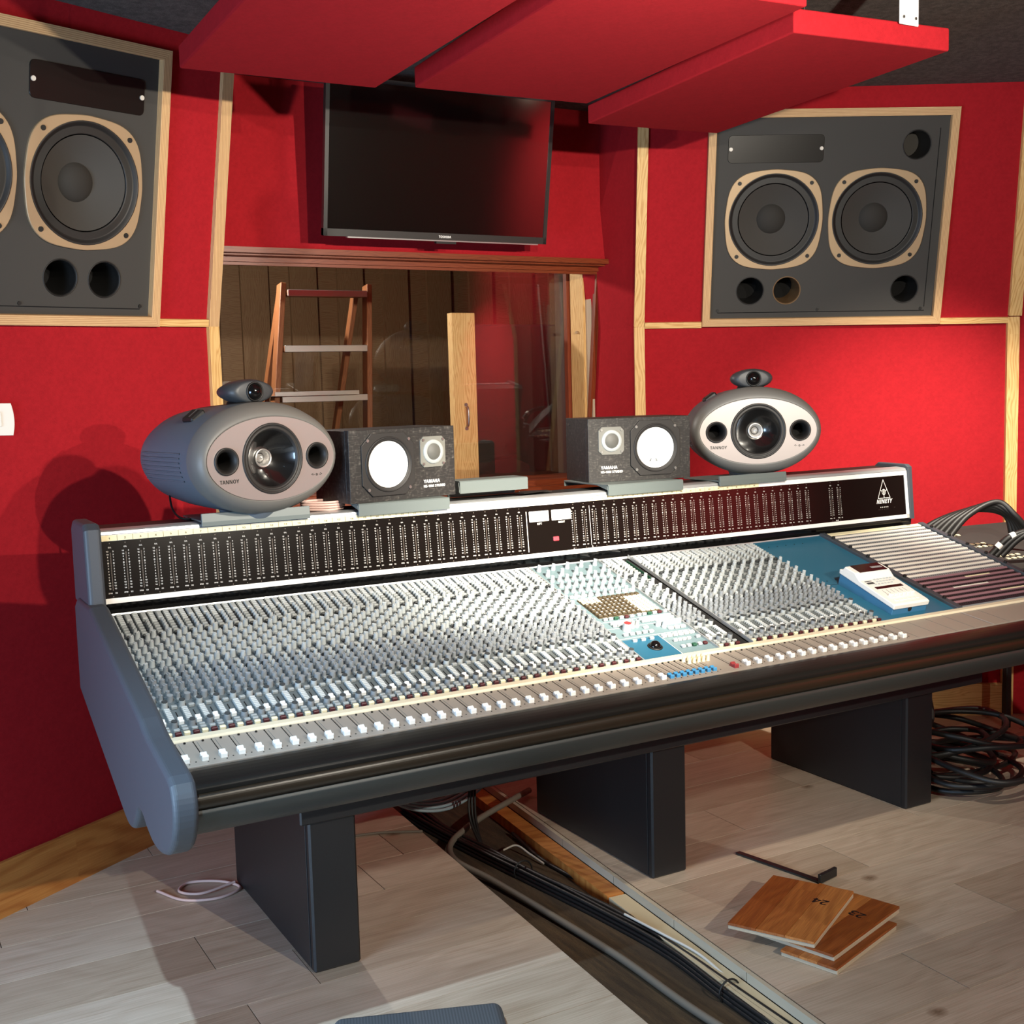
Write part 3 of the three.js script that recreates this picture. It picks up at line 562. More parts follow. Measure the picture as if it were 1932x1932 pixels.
// ---- meter bridge
const mB = V(0, 1.0425, -0.4798), mU = V(0, 0.181, -0.0184).normalize(), MH = 0.182;
{
  const MX = 2.999;
  const pt = (t, n) => [mB.z + mU.z * t + mU.y * n, mB.y + mU.y * t - mU.z * n];   // (z, y) on the face, n outwards
  mesh('meter_housing', alongX([pt(0.002, -0.004), pt(MH + 0.008, -0.004), [-0.66, 1.236], [-0.66, 1.05]], 0.0, MX), M.black, con);
  mesh('meter_rail', alongX([pt(0, 0.004), pt(0.014, 0.004), pt(0.014, -0.004), pt(0, -0.004)], 0.0, MX), M.white, con);
  mesh('meter_rail', alongX([pt(MH - 0.016, 0.003), pt(MH, 0.003), pt(MH, -0.004), pt(MH - 0.016, -0.004)], 0.0, MX), M.white, con);
  mesh('meter_rail', alongX([pt(0, 0.004), pt(MH, 0.004), pt(MH, -0.004), pt(0, -0.004)], MX - 0.014, MX), M.white, con);
  mesh('top_rail', alongX([pt(MH + 0.001, 0.002), pt(MH + 0.009, 0.0), pt(MH + 0.013, -0.01), [-0.545, 1.2375], [-0.545, 1.228], pt(MH + 0.001, -0.006)], 0.0, MX), M.alu, con);
  const bc = (z, y) => [z, y];
  mesh('bridge_cheek', alongX([[-0.468, 1.042], [-0.484, 1.236], [-0.50, 1.246], [-0.64, 1.246], [-0.66, 1.23], [-0.66, 1.042]].map((q) => bc(...q)), -0.046, -0.0005, 0.012, 4), M.cheek, con);
  mesh('bridge_cheek', alongX([[-0.476, 1.042], [-0.492, 1.236], [-0.505, 1.244], [-0.64, 1.246], [-0.66, 1.23], [-0.66, 1.042]], MX, MX + 0.024, 0.004, 2), M.cheek, con);
  // printed meter glass, three sheets
  const PH = MH - 0.030, sheets = 3, SW = (MX - 0.014) / sheets, ppm = 2040 / SW, hpx = Math.round(PH * ppm);
  const mx = (k) => 0.0215 + 0.04037 * k;
  for (let q = 0; q < sheets; q++) {
    const c = document.createElement('canvas'); c.width = 2040; c.height = hpx; const g = c.getContext('2d'); g.fillStyle = '#120e0c'; g.fillRect(0, 0, 2040, hpx);
    const px = (x) => (x - q * SW) * ppm, py = (t) => hpx - t * ppm;          // t = height above the sheet's lower edge
    g.textAlign = 'center'; g.textBaseline = 'middle'; g.fillStyle = '#e6e2da';
    const meter = (x) => {
      const X = px(x); if (X < -80 || X > 2120) return;
      g.fillStyle = '#e6e2da'; g.font = 'bold 10px sans-serif'; g.fillText('O/L', X - 1, py(0.1345));
      g.fillStyle = '#655c54'; g.fillRect(X - 2, py(0.122), 5, py(0.02) - py(0.122));
      g.fillStyle = '#2c2521'; for (let j = 0; j < 16; j++) g.fillRect(X - 2, py(0.122 - j * 0.0064), 6, 2);
      g.fillStyle = '#e6e2da';
      const Ls = ['12', '10', '8', '6', '4', '2', '0', '2', '4', '6', '8', '10', '12', '14', '16', '20'], Rs = ['3', '2', '1', '0', '1', '2', '3', '4', '5', '7', '8', '10', '12', '15', '20', '20'];
      g.font = 'bold 11px sans-serif';
      for (let j = 0; j < 14; j++) { const y = py(0.124 - j * 0.0076), big = j === 4; g.font = big ? 'bold 15px sans-serif' : 'bold 11px sans-serif'; g.fillText(big ? '0' : Ls[j], X - 15, y); g.fillText(big ? '0' : Rs[j], X + 15, y); }
      g.font = 'bold 10px sans-serif'; g.fillText('PPM', X - 14, py(0.0125)); g.fillText('VU', X + 17, py(0.0125));
      g.fillStyle = '#6d655c'; g.beginPath(); g.arc(X, py(0.146), 3, 0, 7); g.fill(); g.beginPath(); g.arc(X, py(0.004), 3, 0, 7); g.fill();
    };
    for (let k = 0; k < 32; k++) meter(mx(k)); for (let k = 36; k < 62; k++) meter(mx(k)); meter(2.602); meter(2.642);
    g.fillStyle = '#e6e2da'; g.fillRect(px(1.297), py(0.135), 6, py(0.006) - py(0.135)); g.fillRect(px(1.536), py(0.138), 4, py(0.008) - py(0.138));
    g.font = 'bold 17px sans-serif'; g.fillText('LEFT', px(1.345), py(0.093)); g.fillText('RIGHT', px(1.428), py(0.093)); g.font = 'bold 15px sans-serif'; g.fillText('L', px(mx(36) - 0.006), py(0.003)); g.fillText('R', px(1.54), py(0.004)); g.fillText('AUX', px(2.625), py(0.004));
    // emblem: triangle with a ringed figure, and the word below it
    const ex = px(2.873), ey = py(0.098), u = ppm * 0.038; g.strokeStyle = '#efece6'; g.lineWidth = 5; g.lineJoin = 'round';
    g.beginPath(); g.moveTo(ex, ey - u * 1.12); g.lineTo(ex + u * 0.84, ey + u * 0.72); g.lineTo(ex - u * 0.84, ey + u * 0.72); g.closePath(); g.stroke();
    g.beginPath(); g.ellipse(ex, ey + u * 0.12, u * 0.22, u * 0.27, 0, 0, 7); g.stroke(); g.beginPath(); g.ellipse(ex, ey + u * 0.12, u * 0.07, u * 0.16, 0, 0, 7); g.stroke();
    g.beginPath(); g.moveTo(ex, ey + u * 0.42); g.lineTo(ex, ey + u * 0.7); g.moveTo(ex - u * 0.45, ey - u * 0.12); g.lineTo(ex - u * 0.28, ey + u * 0.03); g.moveTo(ex + u * 0.45, ey - u * 0.12); g.lineTo(ex + u * 0.28, ey + u * 0.03); g.stroke();
    g.save(); g.translate(ex, py(0.058)); g.transform(1, 0, -0.3, 1, 0, 0); g.font = 'bold 46px sans-serif'; g.fillStyle = '#efece6'; g.fillText('NINETY', 0, 0); g.restore();
    g.fillStyle = '#cfcac2'; for (let j = 0; j < 5; j++) { g.beginPath(); g.arc(px(2.852 + j * 0.0093), py(0.036), 5, 0, 7); g.fill(); }
    g.fillStyle = '#7a736b'; g.font = '9px sans-serif'; for (let j = 0; j < 6; j++) { g.fillText(String(j * 2), px(2.842 + j * 0.0093), py(0.028)); } g.fillText('x  x', px(2.925), py(0.032));
    const tx = new THREE.CanvasTexture(c); tx.colorSpace = THREE.SRGBColorSpace; tx.anisotropy = 8;
    const gm = new THREE.BoxGeometry(SW - 0.0006, PH, 0.003), mat = std({ map: tx, roughness: 0.14 });
    const sheet = mesh('meter_glass', gm, mat, con);
    const o = mB.clone().addScaledVector(mU, 0.014 + PH / 2); sheet.position.set(SW * (q + 0.5), o.y, o.z); sheet.rotation.x = Math.atan2(mU.z, mU.y);
  }
  // the two VU windows and the red button
  for (const x of [1.345, 1.428]) { const g = cb(0.073, 0.034, 0.004, 0.0015), o = mB.clone().addScaledVector(mU, 0.131); const w = mesh('vu_meter', g, M.white, con, [x, o.y, o.z + 0.001], [Math.atan2(mU.z, mU.y), 0, 0]); mesh('needle', rot(bx(0.0007, 0.024, 0.0006, 0, 0, 0.0022), 0, 0, 0.7), M.black, w); }
  { const o = mB.clone().addScaledVector(mU, 0.055); mesh('red_button', cb(0.021, 0.014, 0.008, 0.002), std({ color: hex('#c9414a'), roughness: 0.4 }), con, [1.402, o.y, o.z + 0.002], [Math.atan2(mU.z, mU.y), 0, 0]); }
  // numbered cream scribble strip on the top rail (left half, and the far half)
  const strip = (x0, x1, from, n) => {
    const c = document.createElement('canvas'); c.width = 2048; c.height = 40; const g = c.getContext('2d'); g.fillStyle = '#e4d8ac'; g.fillRect(0, 0, 2048, 40); g.fillStyle = '#2a241c'; g.textAlign = 'center'; g.textBaseline = 'middle'; g.font = 'bold 20px sans-serif';
    for (let k = 0; k < n; k++) { const a = (k + 0.5) / n * 2048; g.fillText(String(from + k), a, 21); if (k) g.fillRect(k / n * 2048 - 1, 0, 2, 40); }
    const tx = new THREE.CanvasTexture(c); tx.colorSpace = THREE.SRGBColorSpace;
    const o = mB.clone().addScaledVector(mU, MH - 0.008); const m = mesh('scribble_strip', new THREE.BoxGeometry(x1 - x0, 0.0145, 0.001), std({ map: tx, roughness: 0.55 }), con); m.position.set((x0 + x1) / 2, o.y, o.z + 0.0036); m.rotation.x = Math.atan2(mU.z, mU.y);
  };
  strip(0.002, 0.002 + 0.0404 * 24, 1, 24); strip(1.53, 1.53 + 0.0404 * 18, 31, 18);
}
// ---- channel strips with their controls
const kGeo = {
  knob: join([cyl(0.0078, 0.018, 12, 0, 0.009, 0, 0.0062), cb(0.003, 0.003, 0.0125, 0.0006, 0, 0.0185, 0)]),
  tall: join([cyl(0.0080, 0.005, 12, 0, 0.0025, 0), cyl(0.0072, 0.019, 12, 0, 0.0115, 0, 0.0056), cb(0.0026, 0.002, 0.0105, 0.0005, 0, 0.0215, 0)]),
  small: join([cyl(0.0060, 0.015, 10, 0, 0.0075, 0, 0.0048), cb(0.002, 0.002, 0.0085, 0.0005, 0, 0.0155, 0)]),
  fat: cyl(0.0080, 0.016, 14, 0, 0.008, 0, 0.0074),
  fatTop: cyl(0.0072, 0.002, 14, 0, 0.017, 0, 0.007),
  button: cb(0.0142, 0.009, 0.0085, 0.0015, 0, 0.0045, 0),
  wide: cb(0.0142, 0.009, 0.006, 0.0012, 0, 0.0045, 0),
  long: cb(0.0142, 0.011, 0.040, 0.002, 0, 0.0055, 0),
};
{ // fader cap: saddle profile along its travel
  const p = [[-0.011, 0], [0.011, 0], [0.0105, 0.008], [0.0085, 0.0105], [0.003, 0.0078], [0, 0.0066], [-0.003, 0.0078], [-0.0085, 0.0105], [-0.0105, 0.008]];
  kGeo.cap = alongX(p, -0.0075, 0.0075, 0.001, 1); kGeo.capSmall = alongX(p.map(([a, b]) => [a * 0.85, b * 0.85]), -0.0062, 0.0062, 0.001, 1);
}
// one strip: [kind, dx, s, material]
const LAY = [];
{
  const a = -0.0105, b = 0.0105, put = (k, x, s, m) => LAY.push([k, x, s, m]);
  put('long', a, 0.040, 'knob'); for (let i = 0; i < 4; i++) put('small', a, 0.076 + i * 0.0155, 'knob');
  for (let i = 0; i < 6; i++) put('wide', b, 0.018 + i * 0.0112, 'knob'); for (let i = 0; i < 4; i++) put('button', b, 0.088 + i * 0.0155, 'keyGrey'); put('button', b, 0.150, 'keyDark');
  for (const s of [0.150, 0.190, 0.230, 0.270, 0.309]) put('knob', a, s, 'knob');
  for (const s of [0.172, 0.212, 0.253, 0.292, 0.328]) put('tall', b, s, 'knob'); for (const s of [0.192, 0.232, 0.273, 0.311]) put('wide', b, s, 'keyGrey');
  put('button', a, 0.339, 'keyGrey'); put('wide', a, 0.348, 'keyGrey');
  for (const s of [0.362, 0.385]) put('small', a, s, 'knob'); put('knob', a, 0.411, 'knobMid'); put('knob', a, 0.437, 'knobMid'); put('small', a, 0.464, 'knobMid'); put('fat', a, 0.486, 'knobMid'); put('button', a, 0.524, 'keyGrey');
  put('tall', b, 0.358, 'knobMid'); for (const s of [0.386, 0.410, 0.434, 0.456]) put('knob', b, s, 'knobMid'); put('button', b, 0.375, 'keyDark'); put('small', b, 0.478, 'knobMid'); put('button', b, 0.494, 'keyGrey');
  put('fat', b, 0.514, 'knob'); put('fatTop', b, 0.514, 'keyDark');
  for (let i = 0; i < 7; i++) put('wide', b, 0.534 + i * 0.0082, 'knob');
  put('fat', b, 0.606, 'knobMid'); put('fatTop', b, 0.606, 'keyDark'); put('button', b, 0.628, 'keyGrey'); put('button', b, 0.643, 'keyMaroon');
  put('capSmall', a, 0.586, 'capWhite'); put('wide', a, 0.616, 'keyGrey'); put('button', a, 0.627, 'keyGrey'); put('button', a, 0.643, 'keyCream');
}
const PART = { knob: 'knob', tall: 'knob', small: 'knob', fat: 'knob', fatTop: 'knob_cap', button: 'button', wide: 'button', long: 'button', cap: 'fader_cap', capSmall: 'fader_cap' };
const plateGeo = boxUV(cb(QX - 0.0009, 0.006, 0.656, 0.0008)), slotGeo = bx(0.0022, 0.001, 0.05);
const strips = []; for (let k = 0; k < 32; k++) strips.push(QX * k); for (let k = 0; k < 2; k++) strips.push(1.5685 + QX * k); for (let k = 0; k < 13; k++) strips.push(1.6905 + QX * k);
{
  // which controls become parts of their own: the ones that show largest (nearest the camera), about 280 of each name
  const all = [];
  strips.forEach((x, i) => LAY.forEach(([k, dx, s, m]) => { const p = onS(x + QX / 2 + dx, s, 0.003); all.push({ i, k, s, m, x: x + QX / 2 + dx, d: p.distanceTo(camera.position) }); }));
  all.sort((a, b) => a.d - b.d); const cnt = {}; const rest = {};
  const plates = strips.map((x) => { const o = onS(x + QX / 2, SL / 2, -0.003); const m = mesh('channel_strip', plateGeo, M.strip, con, [o.x, o.y, o.z], [SROT, 0, 0]); mesh('fader_slot', slotGeo, M.black, m, [-0.0105, 0.0035, 0.565 - SL / 2]); return m; });
  const lim = { knob: 285, button: 285, knob_cap: 90, fader_cap: 90 };
  for (const c of all) {
    const n = PART[c.k]; cnt[n] = (cnt[n] ?? 0) + 1; const jx = rr(-0.6, 0.6) * 1.6;
    if (cnt[n] <= lim[n]) mesh(n, kGeo[c.k], M[c.m], plates[c.i], [c.x - plates[c.i].position.x, 0.003, c.s - SL / 2], ['knob', 'tall', 'small'].includes(c.k) ? [0, jx, 0] : null);
    else (rest[`${n}|${c.k}|${c.m}`] ??= []).push([c, jx]);
  }
  for (const [key, list] of Object.entries(rest)) {
    const [n, k, m] = key.split('|'), im = new THREE.InstancedMesh(kGeo[k], M[m], list.length); im.name = `${n}s`; im.userData.kind = 'stuff'; im.castShadow = im.receiveShadow = true;
    const d = new THREE.Object3D(); list.forEach(([c, jx], j) => { const o = onS(c.x, c.s, 0.0); d.position.copy(o); d.rotation.set(SROT, 0, 0); if (['knob', 'tall', 'small'].includes(k)) d.rotateY(jx); d.updateMatrix(); im.setMatrixAt(j, d.matrix); });
    con.add(im);
  }
  // module gap and divider bars
  const bar = (x, w, h, m, n, s0 = 0, s1 = 0.656) => { const o = onS(x, (s0 + s1) / 2, h / 2 - 0.002); mesh(n, cb(w, h, s1 - s0, 0.0008), m, con, [o.x, o.y, o.z], [SROT, 0, 0]); };
  bar(1.3025, 0.004, 0.008, M.alu, 'divider'); bar(1.5655, 0.004, 0.009, M.alu, 'divider'); bar(1.6885, 0.003, 0.012, M.alu, 'divider');
  { const o = onS(1.669, 0.328, -0.006); mesh('open_bay', cb(0.034, 0.004, 0.656, 0.001), M.pit, con, [o.x, o.y, o.z], [SROT, 0, 0]); const o2 = onS(1.663, 0.1, -0.001); mesh('circuit_board', cb(0.002, 0.012, 0.14, 0.0005), M.keyGreen, con, [o2.x, o2.y, o2.z], [SROT, 0, 0]); }
}
// ---- master section
{
  const x0 = 1.3045, x1 = 1.5635, o = onS((x0 + x1) / 2, 0.328, -0.003), mp = mesh('master_panel', boxUV(cb(x1 - x0, 0.006, 0.656, 0.0008)), M.master, con, [o.x, o.y, o.z], [SROT, 0, 0]);
  const low = mesh('trackball_panel', cb(0.13, 0.002, 0.125, 0.0006), M.teal, mp, [1.372 - o.x, 0.004, 0.594 - 0.328]);
  const put = (n, g, m, x, s, y = 0.003, t) => mesh(n, kGeo[g] ?? g, M[m], mp, [x - o.x, y, s - 0.328], t);
  for (let r = 0; r < 6; r++) for (let c = 0; c < 9; c++) if (!(r < 2 && c % 2)) put('knob', 'tall', 'knob', 1.325 + c * 0.0265 + (r % 2) * 0.008, 0.03 + r * 0.042, 0.003, [0, rr(-1, 1), 0]);
  for (let c = 0; c < 10; c++) put('button', 'button', 'knob', 1.32 + c * 0.024, 0.238);
  // computer keyboard block
  const kb = mesh('keyboard', cb(0.222, 0.004, 0.128, 0.001), M.keyBrown, mp, [1.437 - o.x, 0.004, 0.322 - 0.328]);
  const key = cb(0.0148, 0.006, 0.0145, 0.0022), keyTop = cb(0.0065, 0.0005, 0.0035, 0.0002);
  for (let r = 0; r < 7; r++) for (let c = 0; c < 13; c++) {
    const cream = c >= 9 && r > 0 || (c < 4 && r < 2), k = mesh('key', key, cream ? M.keyCream : M.keyBrown, kb, [-0.1025 + c * 0.0171, 0.0045, -0.0545 + r * 0.0182]);
    if (!cream && r > 0) mesh('legend', keyTop, M.print, kb, [-0.1025 + c * 0.0171, 0.0078, -0.0545 + r * 0.0182]);
  }
  const row = (n, xa, xb, s, mats, g = 'button') => { for (let i = 0; i < n; i++) put('button', g, Array.isArray(mats) ? mats[i] : mats, xa + (xb - xa) * i / (n - 1 || 1), s); };
  row(6, 1.337, 1.432, 0.402, ['knob', 'knob', 'keyGreen', 'knob', 'keyMaroon', 'knob']); row(6, 1.459, 1.554, 0.400, ['knob', 'knob', 'keyGreen', 'knob', 'keyMaroon', 'knob']);
  row(8, 1.447, 1.550, 0.426, 'knob'); row(8, 1.447, 1.550, 0.441, 'knob'); row(5, 1.342, 1.40, 0.430, 'knob'); row(4, 1.342, 1.39, 0.445, 'knob');
  put('big_knob', join([cyl(0.0135, 0.024, 20, 0, 0.012, 0, 0.0115)]), 'knob', 1.364, 0.474); put('knob_cap', cyl(0.0105, 0.001, 20, 0, 0.0245, 0), 'capRed', 1.364, 0.474);
  put('knob', 'tall', 'knob', 1.392, 0.462); put('knob', 'tall', 'knob', 1.408, 0.462); put('knob', 'tall', 'knob', 1.488, 0.488);
  row(10, 1.474, 1.556, 0.473, 'knob', 'small'); row(3, 1.502, 1.546, 0.503, 'capWhite', 'long'.length ? cb(0.017, 0.009, 0.012, 0.002, 0, 0.0045, 0) : null); row(1, 1.43, 1.43, 0.478, 'capWhite', cb(0.017, 0.008, 0.010, 0.002, 0, 0.004, 0));
  row(5, 1.340, 1.430, 0.505, 'knob', cb(0.016, 0.009, 0.011, 0.002, 0, 0.0045, 0)); row(6, 1.449, 1.548, 0.543, 'capWhite', cb(0.0165, 0.009, 0.012, 0.002, 0, 0.0045, 0));
  row(3, 1.345, 1.404, 0.545, 'knob'); row(4, 1.466, 1.514, 0.575, 'knob'); row(1, 1.549, 1.549, 0.573, 'knob'); row(5, 1.467, 1.545, 0.613, ['knob', 'knob', 'keyGreen', 'knob', 'keyMaroon'], cb(0.014, 0.008, 0.012, 0.002, 0, 0.004, 0));
  put('trackball', new THREE.SphereGeometry(0.0175, 24, 16), 'blackGloss', 1.384, 0.59, 0.006); put('trackball_ring', rot(new THREE.TorusGeometry(0.0195, 0.003, 8, 28), Math.PI / 2), 'black', 1.384, 0.59, 0.006);
  put('panel_line', bx(0.0012, 0.0004, 0.125), 'print', 1.438, 0.59, 0.0052); for (const s of [0.412, 0.455, 0.52]) put('panel_line', bx(0.25, 0.0004, 0.0012), 'print', 1.434, s, 0.0032);
}
// ---- blank teal panel and patchbay
{
  const o = onS(2.385, 0.328, -0.003); const blank = mesh('blank_panel', boxUV(cb(0.330, 0.006, 0.656, 0.001)), M.teal, con, [o.x, o.y, o.z], [SROT, 0, 0]);
  for (let r = 0; r < 2; r++) for (let c = 0; c < 5; c++) mesh('screw', cyl(0.0022, 0.001, 8, -0.12 + c * 0.04, 0.0035, -0.28 + r * 0.3), M.black, blank);
  mesh('seam', bx(0.33, 0.0006, 0.0012, 0, 0.0032, 0.05), M.black, blank);
  const o2 = onS(2.82, 0.328, -0.003), pb = mesh('patchbay_tray', cb(0.536, 0.006, 0.656, 0.001), M.patchGrey, con, [o2.x, o2.y, o2.z], [SROT, 0, 0]);
  for (const q of [-1, 1]) mesh('tray_rail', cb(0.026, 0.014, 0.656, 0.002, q * 0.258, 0.006, 0), M.cheek, pb);
  mesh('cream_header', cb(0.49, 0.004, 0.02, 0.001, 0, 0.006, -0.318), M.keyCream, pb);
  // rows: label bar + jack row
  const rowsW = 13, holes = 44, hole = new THREE.CylinderGeometry(0.0034, 0.0034, 0.0012, 8);
  for (let r = 0; r < 20; r++) {
    const s = -0.288 + r * 0.0302, mauve = r >= rowsW;
    if (r < 20 && s < 0.29) {
      const bar = mesh('label_bar', cb(0.478 - (mauve ? 0 : 0), 0.006, 0.0095, 0.0012), mauve ? M.patchMauve : M.patchWhite, pb, [0.0, 0.007, s]);
      if (mauve && r % 2 === 0) mesh('label_tape', bx(rr(0.1, 0.2), 0.0006, 0.007, rr(-0.15, 0.1), 0.0034, 0), r % 4 ? M.keyCream : M.patchWhite, bar);
      const jr = mesh('jack_row', cb(0.478, 0.004, 0.0165, 0.0008), mauve ? M.patchDark : M.patchGrey, pb, [0.0, 0.005, s + 0.0145]);
      const gs = []; for (let c = 0; c < holes; c++) gs.push(tr(hole.clone(), -0.228 + c * 0.0106, 0.0021, 0.001));
      const hs = mesh('jack_holes', gs, mauve ? M.pit : M.keyDark, jr); hs.userData.kind = 'stuff';
    }
  }
  for (let k = 0; k < 7; k++) for (const q of [-1, 1]) mesh('thumb_screw', cyl(0.006, 0.008, 12, q * 0.257, 0.017, -0.27 + k * 0.088), M.black, pb);
}
// ---- cream lower strip, fader plate, faders
{
  mesh('scribble_bar', alongX([[0.1325, 0.826], [0.134, 0.8305], [0.152, 0.828], [0.1535, 0.823], [0.1535, 0.818], [0.1325, 0.818]], 0.0, XR), M.creamDesk, con);
  const o = onF(XR / 2, 0.0835, -0.003); const fp = mesh('fader_plate', boxUV(cb(XR, 0.006, 0.131, 0.0008)), M.faderPlate, con, [o.x, o.y, o.z], [FROT, 0, 0]);
  const cap = (n, x, s, m, y = 0.003) => { const l = V(x - o.x, y, s - 0.0835); mesh('fader_cap', kGeo[n], M[m], fp, arr(l)); };
  const slots = [], lines = [], dots = [], leds = [];
  const lane = (x) => { slots.push(bx(0.0022, 0.0006, 0.098, x - o.x, 0.0032, -0.008)); lines.push(bx(0.0008, 0.0004, 0.098, x + 0.008 - o.x, 0.0031, -0.008)); dots.push(cyl(0.0022, 0.001, 8, x - o.x, 0.0035, -0.058), cyl(0.0018, 0.0008, 8, x - o.x + 0.004, 0.0033, 0.052), cyl(0.0018, 0.0008, 8, x - o.x + 0.02, 0.0033, 0.044)); leds.push(cyl(0.0028, 0.004, 10, x + 0.021 - o.x, 0.004, -0.056)); };
  for (let k = 0; k < 32; k++) { const x = 0.0125 + 0.0407 * k; lane(x); cap('cap', x, 0.116 + ((k * 7) % 3) * 0.0008, 'capWhite'); }
  for (let k = 0; k < 8; k++) { const x = 1.300 + 0.0205 * k; lane(x); cap('capSmall', x, 0.120, 'capBlue'); }
  for (let k = 0; k < 10; k++) mesh('small_key', kGeo.small, M.keyCream, fp, [1.405 + (k % 5) * 0.016 + (k > 4 ? 0.008 : 0) - o.x, 0.003, -0.045 + (k > 4 ? 0.016 : 0)]);
  lane(1.514); cap('cap', 1.514, 0.124, 'capRed');
  for (let k = 0; k < 16; k++) { const x = 1.5595 + 0.0405 * k; lane(x); cap('cap', x, 0.120, 'capWhite'); }
  const a = mesh('fader_slots', slots, M.black, fp), b = mesh('scale_lines', lines, M.strip, fp), c = mesh('screw_heads', dots, M.black, fp), d = mesh('status_lights', leds, M.blackGloss, fp);
  for (const q of [a, b, c, d]) q.userData.kind = 'stuff';
  for (let k = 0; k < 6; k++) mesh('panel_seam', bx(0.0008, 0.0006, 0.129, 2.21 + k * 0.0815 - o.x, 0.0031, 0), M.strip, fp);
  mesh('panel_seam', bx(0.002, 0.001, 0.129, 2.545 - o.x, 0.0033, 0), M.alu, fp);
}
rebase(con, [1.55, 0, -0.1]);

// remote control standing on the blank panel
{
  const o = onS(2.363, 0.50, 0.0005), t = thing('remote_controller', 'blue and white desktop reverb remote with sliders on the blank teal panel', 'remote control', arr(o)); t.rotation.set(SROT, 0, 0);
  const w = 0.155, prof = [[-0.12, 0.0], [0.12, 0.0], [0.12, 0.024], [-0.12, 0.042]];
  mesh('base', alongX(prof, -w / 2, w / 2, 0.002, 2), M.remoteBlue, t);
  mesh('top_shell', alongX([[-0.123, 0.041], [0.123, 0.0235], [0.124, 0.031], [0.118, 0.034], [-0.035, 0.047], [-0.062, 0.064], [-0.105, 0.066], [-0.112, 0.054], [-0.124, 0.05]], -w / 2 - 0.002, w / 2 + 0.002, 0.003, 3), M.white, t);
  const slope = Math.atan2(0.013, 0.153), dSl = Math.atan2(0.017, 0.027);
  mesh('display', cb(w - 0.03, 0.002, 0.05, 0.0008), M.smoked, t, [0.004, 0.0692, -0.082], [Math.atan2(0.002, 0.043) , 0, 0]);
  for (let k = 0; k < 9; k++) mesh('display_scale', bx(0.0012, 0.0004, 0.012, 0.012 + k * 0.0055, 0.0706, -0.078), M.print, t);
  const on = (z) => 0.034 + (0.118 - z) * 0.013 / 0.153 + 0.0032;
  const lay = (n, g, m, x, z, dy = 0) => mesh(n, g, M[m], t, [x, on(z) + dy, z], [slope, 0, 0]);
  lay('display_window', cb(w - 0.035, 0.001, 0.014, 0.0004), 'smoked', 0.002, 0.020);
  lay('badge', cb(0.03, 0.001, 0.011, 0.0004), 'keyDark', -0.05, -0.012); lay('badge', cb(0.03, 0.001, 0.004, 0.0003), 'keyDark', -0.05, -0.024);
  for (let r = 0; r < 3; r++) for (let c = 0; c < 6; c++) lay('button', cb(0.009, 0.003, 0.006, 0.001), 'knob', -0.018 + c * 0.0145 - (r === 2 ? 0.02 : 0), -0.028 + r * 0.014, 0.001);
  for (let c = 0; c < 6; c++) { lay('slot', bx(0.001, 0.0006, 0.04), 'strip', -0.046 + c * 0.0185, 0.056); lay('slider', cb(0.0165, 0.011, 0.012, 0.002), 'white', -0.046 + c * 0.0185, 0.077, 0.005); lay('button', cb(0.0155, 0.003, 0.009, 0.001), 'white', -0.046 + c * 0.0185, 0.102, 0.001); }
  mesh('socket', cylZ(0.0085, 0.004, 16, 0.0, 0.012, 0.121), M.pit, t);
}

// ---------------------------------------------------------------- speakers on the meter bridge
function bracket(label, x0, x1, zf, yTop, lip, depth = 0.27, lipUp = 0) {
  const t = thing('speaker_bracket', label, 'bracket', [(x0 + x1) / 2, 1.2385, zf], 0, 'grey steel speaker brackets'), w = x1 - x0, y = yTop - 1.2385;
  mesh('plate', alongX([[0.002, y], [-depth, y], [-depth, 0.0], [-depth + 0.003, 0.0], [-depth + 0.003, y - 0.004], [-0.001, y - 0.004]], -w / 2, w / 2, 0.0008, 1), M.bracket, t);
  mesh('front_lip', alongX([[-0.003, y + lipUp], [0.003, y + lipUp], [0.006, y - 0.003], [0.006, y - lip], [0.0028, y - lip], [-0.002, y - 0.006]], -w / 2, w / 2, 0.0008, 1), M.bracket, t);
  for (const q of [-1, 1]) mesh('gusset', alongX([[0.0, y - 0.004], [-0.06, y - 0.004], [0.004, y - Math.min(lip, y) + 0.001]], q * w / 2 - 0.0015, q * w / 2 + 0.0015), M.bracket, t);
  return t;
}
bracket('grey steel bracket under the egg shaped speaker next to the light switch wall', 0.267, 0.578, -0.488, 1.2425, 0.014, 0.20, 0.019);
bracket('grey steel bracket under the small box speaker beside the post in the window', 0.727, 1.024, -0.486, 1.2565, 0.034);
bracket('empty grey steel bracket between the two small box speakers', 1.105, 1.352, -0.575, 1.295, 0.038, 0.085);
bracket('grey steel bracket under the small box speaker nearest the patchbay', 1.606, 1.912, -0.486, 1.2565, 0.034);
bracket('grey steel bracket under the egg shaped speaker nearest the patchbay', 2.072, 2.376, -0.486, 1.2425, 0.018, 0.20, 0.014);

